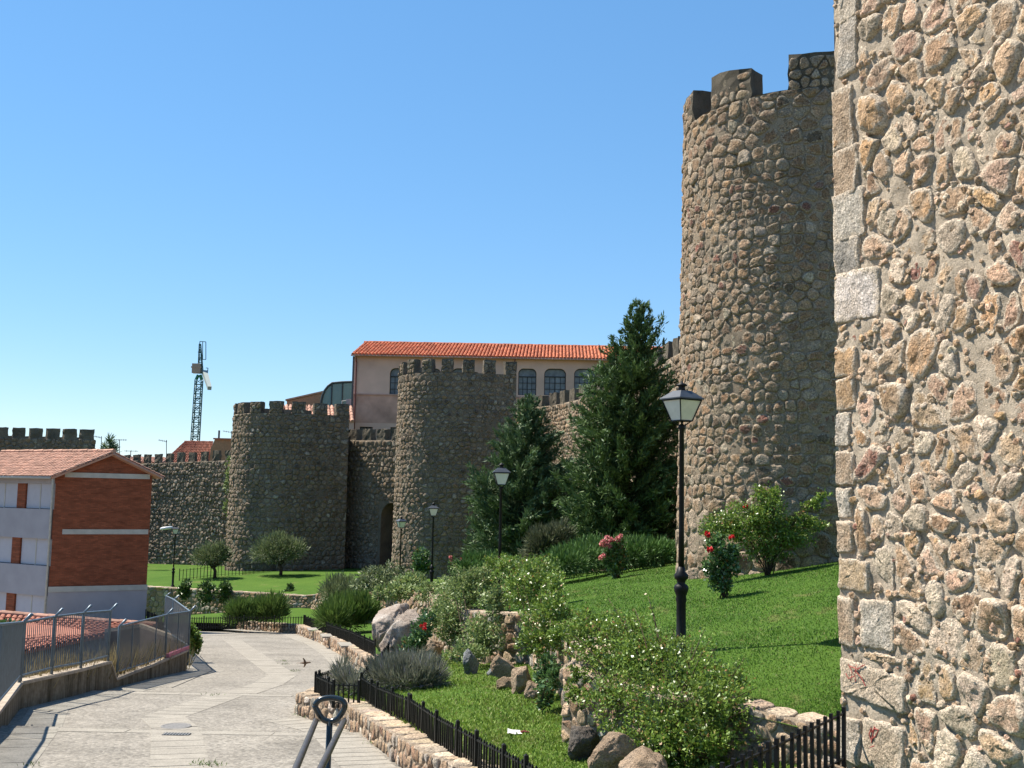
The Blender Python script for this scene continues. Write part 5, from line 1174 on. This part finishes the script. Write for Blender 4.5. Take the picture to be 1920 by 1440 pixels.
rose('small rose with a coral bloom left of the second lamp post', 862, 1092, [(855,1070,14,14), (866,1062,12,14), (848,1058,8,14), (868,1080,12,9)], 1500, 69, [(845,1045),(846,1050),(866,1049)], brad=.14, size=.11)
rose('leafy climbing rose at the foot of the middle tower beside the third lamp post', 795, 1075, [(790,1050,14,22), (800,1060,12,14), (782,1062,10,12)], 1300, 70, size=.2, Y=74)

# roses and creepers spilling over the retaining walls
def spill(label, blobs, n, seed, mat, size, base, tips, zf=None, **kw):
    return bush('rambling_rose', label, 'rose bush', blobs, n, None, size, mat, seed, zf, base, tips, rad=.013, **kw)
A = lambda px, py, Y: tuple(at(px, py, Y))
spill('large glossy rambling rose spilling over the wall in the foreground', [(1235,1268,14.4,130,64), (1150,1185,15.2,75,46), (1235,1222,14.8,80,36), (1335,1290,13.9,70,44), (1205,1320,13.9,115,60), (1290,1340,13.4,105,62), (1240,1400,13.2,85,50), (1345,1330,13.3,60,44), (1110,1165,15.6,48,34), (1330,1390,13.0,62,40), (1180,1235,14.6,70,44), (1378,1272,13.8,22,26), (1150,1300,14.2,44,24), (1090,1265,14.6,30,18), (1085,1200,15.3,42,34), (1078,1300,14.8,24,30), (1120,1230,15,40,30)],
      30000, 71, 'rose', .046, A(1260, 1440, 13.6), [A(1395,1235,13.6), A(1300,1205,14.4), A(1190,1140,15), A(1090,1150,15.5), A(1418,1290,13.2), A(1335,1195,14), A(1405,1330,13), A(1060,1215,14.8), A(1225,1150,14.8), A(1370,1280,13.2), A(1262,1180,14.6), A(1425,1385,12.9), A(1322,1178,14.2), A(1390,1262,13.5), A(1345,1212,14.1), A(1140,1122,15.3), A(1075,1190,15.2), A(1412,1355,13.1), A(1215,1118,14.9)], aspect=.60, rnd=.8, out=.45, clus=22, spread=.085, shell=2.0, sag=.18)
spill('tall rambling rose at the wall corner in front of the second lamp post', [(1000,1100,22,55,52), (965,1075,23,46,32), (1025,1160,20.5,48,52), (1005,1205,20,40,26), (1025,1060,23,30,20), (940,1055,24,40,16), (1040,1115,21,22,46), (1050,1190,19,24,24)],
      15000, 72, 'rose', .058, A(1020, 1300, 20), [A(1050,1080,21), A(1000,1040,23), A(930,1042,24), A(1056,1130,20.5), A(960,1060,23)], aspect=.60, rnd=.8, out=.45, clus=20, spread=.09, shell=2.0)
spill('dark shadowy rose growth hanging beneath the wall corner', [(1025,1262,18.6,20,34), (1022,1308,18.2,12,20), (1045,1270,17.6,16,16)], 1500, 73, 'rose_dark', .085, A(1015, 1330, 18.2), [A(1040,1260,18)])
spill('light straggly creeper over the retaining wall right of the boulders', [(880,1110,31,46,40), (850,1160,31,40,52), (905,1195,28,46,38), (840,1100,34,30,20), (905,1080,31,40,22), (880,1225,27,44,16), (930,1130,28,26,34), (830,1150,32,24,50), (800,1110,36,22,20)], 16000, 74, 'creep', .085, A(880, 1250, 28.5), [A(830,1085,33), A(910,1060,31), A(850,1060,33)], spread=.10, clus=16, shell=1.7)
t = spill('low rose with two red blooms beside the pale boulders', [(790,1185,30,18,26), (775,1205,30,24,16), (800,1160,31,14,18), (765,1215,30,16,10)], 1700, 75, 'rose_dark', .10, A(785, 1222, 30), [A(795,1150,30)])
flowers(t, [A(797,1171,29.4), A(796,1180,29.3), A(790,1174,29.5)], .055, 'petal_red', np.random.default_rng(4))
bush('shrub', 'loose grey-leaved shrub behind the rounded olive bush', 'shrub', [(705,1085,58,34,22), (735,1075,59,22,20), (690,1095,57,26,14), (730,1100,57,24,14)], 2600, None, .20, 'olive', 76, None, aspect=.4)
bush('shrub', 'fresh yellow-green shrub beside the fourth lamp post foot', 'shrub', [(765,1095,50,26,16), (745,1108,49,30,14), (785,1088,52,14,12), (720,1112,48,18,10)], 2300, None, .19, 'creep', 77, None, aspect=.4, up=.8)
bush('shrub', 'rounded dark olive shrub above the bright broom bush', 'shrub', [(638,1107,62,34,24), (622,1114,61,22,16), (660,1112,61,20,15)], 3800, None, .34, 'olive', 78, None, aspect=.12, upb=.8, out=1.0, rnd=.35)
bush('broom_bush', 'bright green broom bush behind the far picket fence', 'broom bush', [(650,1150,52,46,28), (625,1158,51,28,22), (685,1148,52,24,26), (665,1135,53,30,16)], 7000, None, .42, 'broom', 79, None, aspect=.09, upb=1.0, out=.9, rnd=.3)
bush('broom_bush', 'left-hand of the paired green broom bushes under the terrace wall', 'broom bush', [(455,1150,62,28,20), (440,1156,62,16,14), (472,1154,62,16,14)], 3600, None, .45, 'broom', 80, None, aspect=.09, upb=1.0, out=.9, rnd=.3)
bush('broom_bush', 'right-hand of the paired green broom bushes under the terrace wall', 'broom bush', [(507,1142,62,28,22), (492,1150,62,18,16), (522,1150,62,14,15)], 3600, None, .45, 'broom', 81, None, aspect=.09, upb=1.0, out=.9, rnd=.3)
bush('lavender', 'grey lavender mound beside the bend of the picket fence', 'lavender', [(760,1272,22.8,62,27), (720,1264,23.2,36,22), (805,1272,22.8,28,26), (775,1252,23.4,44,18)], 7000, None, .26, 'lavender', 82, zgard, aspect=.055, upb=.9, out=.9, rnd=.3)
bush('lavender', 'small lavender clump inside the little corner bed', 'lavender', [(655,1282,22.2,20,20), (640,1272,22.6,12,26), (668,1290,21.8,10,16)], 1700, None, .24, 'lavender', 83, zgard, aspect=.055, upb=.9, out=.9, rnd=.3)
def topiary(label, px, pyb, Y, blobs, seed, n):
    r = np.random.default_rng(seed); b = hit(px, pyb, zlawn); Y = b.y; root = thing('clipped_tree', label, 'tree', tuple(b)); bl = [(q[0], q[1], Y, q[2], q[3]) for q in blobs]
    g = G(); fork = at(px - 2, pyb - 22, Y); g.tube([b - Vector((0, 0, .3)), b.lerp(fork, .6) + Vector((.1, 0, 0)), fork], [.15, .12, .10], 7)
    for dx in (-30, -14, 4, 18, 32): g.tube([fork - Vector((0, 0, .15)), at(px + dx * .55, pyb - 34, Y), at(px + dx, pyb - 46, Y)], [.08, .06, .03], 6)
    g.build('trunk', M['bark'], root, smooth=True)
    P, O = blob_pts(bl, n, r, 8, .12, 2.4); zc = np.array([at(px, pyb - 26, Y).z]); k = P[:, 2] > zc[0] + r.normal(0, .08, len(P)); P, O = P[k], O[k]
    L = .34 * r.uniform(.6, 1.3, len(P)); V, Fc = leaf_quads(P, O + r.normal(0, .35, P.shape) + np.array([0, 0, .7]), L, L * .16, r); mk('crown', V, Fc, M['olive'], root, kind='stuff')
topiary('clipped round-headed small tree on a forked trunk before the far broad tower', 526, 1078, 85, [(520,1032,44,26), (495,1038,24,16), (548,1028,24,18), (520,1015,28,14)], 84, 5200)
topiary('smaller clipped round tree by the edge of the far broad tower', 402, 1084, 80, [(396,1042,30,22), (380,1048,18,14), (412,1038,16,16)], 85, 3200)
for i, (px, py, rx, ry, lab) in enumerate(((386, 1112, 14, 18, 'dark creeper clump on the terrace wall, left one'), (420, 1112, 13, 16, 'creeper clump on the terrace wall beside the broom bushes'), (345, 1108, 10, 14, 'small creeper hanging over the terrace wall end by the brick house'), (540, 1118, 9, 12, 'thin creeper clump on the right half of the terrace wall'))):
    bush('creeper', lab, 'creeper', [(px, py, 73.5, rx, ry), (px + 4, py - 12, 74, rx * .8, 8)], 900, None, .2, 'ivy', 90 + i, None, group='creepers on the terrace wall')
bush('creeper', 'patch of green growth high on the grey curtain wall beside the far tower', 'creeper', [(428, 905, 104.5, 6, 30, .4), (425, 950, 104.5, 5, 18, .4), (429, 870, 104.5, 4, 12, .4)], 420, None, .26, 'creep', 95, None)
bush('shrub', 'small leafy shrub at the corner post of the mesh fence', 'shrub', [(362,1198,37,12,18), (367,1212,37,10,12), (357,1182,37,7,12)], 1300, None, .13, 'rose', 96, None, base=tuple(at(360, 1225, 36.8)), aspect=.5)
r_ = np.random.default_rng(97); t = bush('leafy_branch', 'leafy branch reaching in over the fence at the left frame edge', 'branch', [(12,1172,24.5,16,10), (24,1180,24.5,12,12), (0,1182,24.5,16,12), (-20,1176,24.5,18,12)], 420, None, .12, 'rose_dark', 97, None, base=tuple(at(-60, 1185, 24.5)), tips=[tuple(at(34, 1168, 24.5)), tuple(at(28, 1190, 24.5))], aspect=.5)
bush('fir_tree', 'small fir top poking up behind the brick gable roof', 'fir tree', [(204,838,100,9,12), (206,828,100,4,10), (198,846,100,9,7), (212,846,100,9,7)], 700, None, .5, 'cypress_b', 98, None, base=tuple(at(205, 1000, 100)), tips=[tuple(at(205, 820, 100))], aspect=.13, upb=.5, cane_mat='bark', rad=.14, sag=0)
r = np.random.default_rng(99)   # dry stalks behind the mesh fence
P = []; 
for _ in range(2400):
    px = r.uniform(40, 345); k = np.interp(px, [q[0] for q in LW_PX], [q.y for q in LW]); x = at(px, 1250, k).x; P.append((x - r.uniform(.1, .5), k + r.uniform(.35, 1.6)))
P = np.array([(x, y, zmean(y) - .12) for x, y in P]); D = r.normal(0, .18, P.shape) + np.array([0, 0, 1]); L = r.uniform(.5, 1.25, len(P)); V, Fc = leaf_quads(P, D, L, .03, r, 0); tag(mk('dry_grass', V, Fc, M['straw'], kind='stuff'), 'tall dry grass behind the mesh fence', 'grass')

# grass
def turf(name, n, Y0, Y1, lx, rx, zf, seed, label, hmax=.05, pw=1.6, ok=None, mat='blade', zb=.55):
    r = np.random.default_rng(seed); Yv = Y0 + (Y1 - Y0) * r.random(n) ** pw; a = np.array([lx(y) for y in Yv]); b = np.array([rx(y) for y in Yv]); X = a + (b - a) * r.random(n)
    if ok is not None: k = ok(X, Yv); X, Yv = X[k], Yv[k]
    Z = np.array([zf(x, y) for x, y in zip(X, Yv)]); d = fbm(np.stack([X * .8, Yv * .8, 0 * X], 1), 3); P = np.stack([X, Yv, Z - .005], 1)
    D = r.normal(0, .75, P.shape) + np.array([0, 0, zb]); L = hmax * r.uniform(.5, 1.3, len(P)) * (.6 + .8 * d) * (1 + .02 * (Yv - Y0)); V, Fc = leaf_quads(P, D, L, L * .34, r, .1, 1.2)
    return tag(mk(name, V, Fc, M[mat], kind='stuff'), label, 'grass')
turf('lawn_grass', 260000, 11.2, 42, lambda y: rwx(y) + .35, lambda y: min(.345 * y + .4, 9.5), zlawn, 101, 'short mown grass on the upper lawn', .033)
turf('rough_grass', 120000, 9.5, 36, lambda y: kerbx(y) + .45, lambda y: rwx(y) - .05, zgard, 102, 'rougher grass in the lower garden strip', .050, ok=lambda X, Y: np.abs(X) < Y * .6, mat='blade_rough', zb=.4)
turf('kerb_grass', 9000, 12.5, 27, lambda y: kerbx(y) + .40, lambda y: kerbx(y) + .75, zgard, 103, 'longer grass fringe behind the kerb wall', .11, mat='blade_rough')

# ------------------------------------------------------------------ rocks
def rock(label, px, pyb, w, h, seed, col, zf=zgard, tilt=0, sharp=1.0, depth=.8, Y=None, name='boulder', top=None):
    r = np.random.default_rng(seed); b = hit(px, pyb, zf) if Y is None else at(px, pyb, Y); s = b.y / F; bm = bmesh.new(); bmesh.ops.create_icosphere(bm, subdivisions=5, radius=1); V = np.array([v.co[:] for v in bm.verts]); Fc = np.array([[v.index for v in f.verts] for f in bm.faces]); bm.free()
    for _ in range(14):      # cleave with random planes
        n = unit(r.normal(0, 1, (1, 3)))[0]; d = r.uniform(.45, .8); k = V @ n - d; V = V - np.where(k > 0, k * .92 * sharp, 0)[:, None] * n
    q = V * 1.3 + seed; V = V * (1 + .24 * (fbm(q, 4) - .5) + .16 * (fbm(q * 3.5, 4) - .5) - .09 * np.maximum(0, 1 - np.abs(fbm(q * 1.7 + 5, 3) - .5) * 22))[:, None]
    V = V * 1.22 * np.array([w * s / 2, (w + h) / 4 * s * depth, h * s * .62]); a = R(tilt); ca, sa = math.cos(a), math.sin(a); V = np.stack([V[:, 0]*ca + V[:, 2]*sa, V[:, 1], -V[:, 0]*sa + V[:, 2]*ca], 1)
    if top:
        n = unit(np.array([top]))[0]; e = V @ n; lim = np.percentile(e, 86); V = V - np.where(e > lim, (e - lim) * .94, 0)[:, None] * n
    V += np.array([b.x, b.y, b.z + h * s * .34]); o = mk(name, V, Fc, ROCK[col], smooth=True); return tag(o, label, 'rock')
def m_rock(name, a, b, c_):
    t = NT(name, .9, .2); k = t.ramp(t.noise(1.5, 6, .7), [(.3, a), (.55, b), (.75, c_)]); k = t.mix(k, t.ramp(t.noise(38, 4, .75), [(.3, .6), (.5, 1.0), (.7, 1.4)]), 1, 'MULTIPLY')
    v = t.noise(2.6, 5, .8, t.world((1, 1, 2.2))); k = t.mix(k, (.05, .045, .04), t.ramp(v, [(.485, 0.0), (.5, .7), (.515, 0.0)])); t.col(k); t.bump(t.math(t.noise(9, 6, .75), t.math(v, .6), 'ADD'), .9, .09); return t.m
ROCK = {'pale': m_rock('pale_granite', (.25, .185, .145), (.38, .315, .265), (.50, .46, .42)), 'tan': m_rock('tan_granite', (.22, .155, .10), (.36, .265, .185), (.46, .37, .285)), 'dark': m_rock('dark_granite', (.07, .06, .052), (.12, .10, .085), (.19, .17, .15)), 'slate': m_rock('blue_grey_stone', (.12, .125, .13), (.24, .245, .25), (.42, .42, .42))}
rock('tall pale boulder with a pink-grey top behind the other, beside the far fence end', 727, 1219, 78, 112, 201, 'pale', tilt=6, top=(-.45, -.35, 1))
rock('big pale boulder with a flat light top right beside the tall one', 760, 1230, 78, 104, 202, 'pale', tilt=8, depth=1.0, top=(.12, -.5, 1))
rock('small tan boulder under the red-flowered low rose', 806, 1236, 46, 40, 203, 'tan', tilt=-18)
rock('upright blue-grey stone standing in the grass below the creeper', 880, 1264, 32, 48, 204, 'slate', tilt=14, sharp=1.1)
rock('round brown boulder in the rubble at the foot of the wall', 948, 1272, 48, 42, 205, 'tan')
rock('angular tan stone lowest in the rubble at the wall foot', 950, 1292, 40, 26, 206, 'tan', tilt=-8)
rock('upright brown stone leaning on the rubble pile', 978, 1298, 42, 54, 207, 'tan', tilt=6)
rock('grey stone at the right end of the rubble pile', 1000, 1312, 34, 36, 208, 'tan', tilt=-6)
rock('small grey stone at the left end of the rubble pile', 925, 1268, 26, 20, 209, 'slate')
rock('dark smooth boulder in the grass left of the foreground rose', 1086, 1424, 68, 56, 210, 'dark', tilt=-10)
rock('tan flat-backed boulder beside the dark one under the foreground rose', 1142, 1452, 92, 74, 211, 'tan', tilt=22)
rock('brown boulder at the bottom edge under the foreground rose', 1200, 1490, 110, 90, 212, 'tan', tilt=-8)
rock('pale block at the foot of the rubble wall corner', 1530, 1462, 90, 34, 213, 'tan', zf=lambda x, y: -2.95, Y=11.7)
rock('tiny pale stone lying in the grass below the creeper', 848, 1239, 10, 8, 214, 'pale')
rock('little pale stone in front of the dark boulder', 1060, 1384, 18, 9, 215, 'pale')

# small things: litter on the grass, sparrow over the path, weed tufts
p = hit(963, 1379, zgard); t = thing('litter', 'crumpled white wrapper lying on the lower grass', 'litter', (p.x, p.y, p.z))
rr = np.random.default_rng(3); V = [(p.x + x * .085 + rr.normal(0, .012), p.y + y * .07 + rr.normal(0, .012), p.z + .05 + rr.normal(0, .018)) for y in (-1, 0, 1) for x in (-1, -.33, .33, 1)]
mk('wrapper', V, [(j*4+i, j*4+i+1, j*4+i+5, j*4+i+4) for j in range(2) for i in range(3)], m_plain('white_paper', (.8, .78, .76), .6), t)
g = G(); g.tube([(p.x + .10, p.y, p.z + .05), (p.x + .15, p.y + .02, p.z + .055), (p.x + .22, p.y, p.z + .05)], [.012, .02, .010], 6); g.build('torn_strip', m_plain('dull_red_paper', (.25, .05, .04), .6), t)
b = at(572, 1243, 24.0); t = thing('sparrow', 'small brown bird flying low over the path with wings spread', 'bird', tuple(b)); bmn = m_plain('brown_plumage', (.16, .10, .065), .8, .2, .4, 40)
k = .095; bd = [(-1.25, -.05, .05), (-.7, -.02, .16), (-.1, .0, .27), (.4, .05, .25), (.72, .10, .15), (.95, .14, .19), (1.15, .16, .14), (1.32, .13, .03)]
g = G(); g.tube([(b.x + x*k, b.y, b.z + z*k) for x, z, _ in bd], [w*k for _, _, w in bd], 8); g.build('body', bmn, t, smooth=True)
for sy, dz in ((-1, .75), (1, -.75)):
    V = []
    for u in np.linspace(0, 1, 6):
        ch = .62 * (1 - .62 * u); x0 = .28 - .55 * u * u; V += [(b.x + (x0)*k, b.y + sy*(.18 + .35*u)*k, b.z + (.05 + dz*1.5*u)*k), (b.x + (x0 - ch)*k, b.y + sy*(.18 + .4*u)*k, b.z + (.02 + dz*1.45*u)*k), (b.x + (x0 - ch*.5)*k, b.y + sy*(.18 + .37*u)*k + .012, b.z + (.06 + dz*1.48*u)*k)]
    mk('wing', V, [(i*3, i*3+1, i*3+4, i*3+3) for i in range(5)] + [(i*3+1, i*3+2, i*3+5, i*3+4) for i in range(5)] + [(i*3+2, i*3, i*3+3, i*3+5) for i in range(5)], bmn, t, smooth=True)
V = [(b.x - 1.0*k, b.y - .08*k, b.z - .02*k), (b.x - 1.0*k, b.y + .08*k, b.z - .02*k), (b.x - 2.0*k, b.y + .22*k, b.z - .10*k), (b.x - 2.0*k, b.y - .22*k, b.z - .10*k), (b.x - 1.5*k, b.y, b.z + .02*k)]; mk('tail', V, [(0,1,4), (1,2,4), (2,3,4), (3,0,4), (0,3,2,1)], bmn, t)
V = []; r = np.random.default_rng(12); C, D = [], []
for px, py, n in ((530, 1240, 26), (534, 1246, 18), (552, 1259, 30), (400, 1304, 18), (402, 1436, 22), (375, 1434, 26), (60, 1436, 16), (590, 1347, 30), (565, 1342, 24), (700, 1395, 20), (620, 1356, 16)):
    p = hit(px, py, zpath)
    for _ in range(n): C.append((p.x + r.normal(0, .10), p.y + r.normal(0, .06), zpath(p.x, p.y))); D.append((r.normal(0, .6), r.normal(0, .6), .7))
V, Fc = leaf_quads(np.array(C), np.array(D), r.uniform(.04, .10, len(C)), .014, r); tag(mk('weeds', V, Fc, M['broom'], kind='stuff'), 'tiny weed tufts in the paving joints', 'weeds')
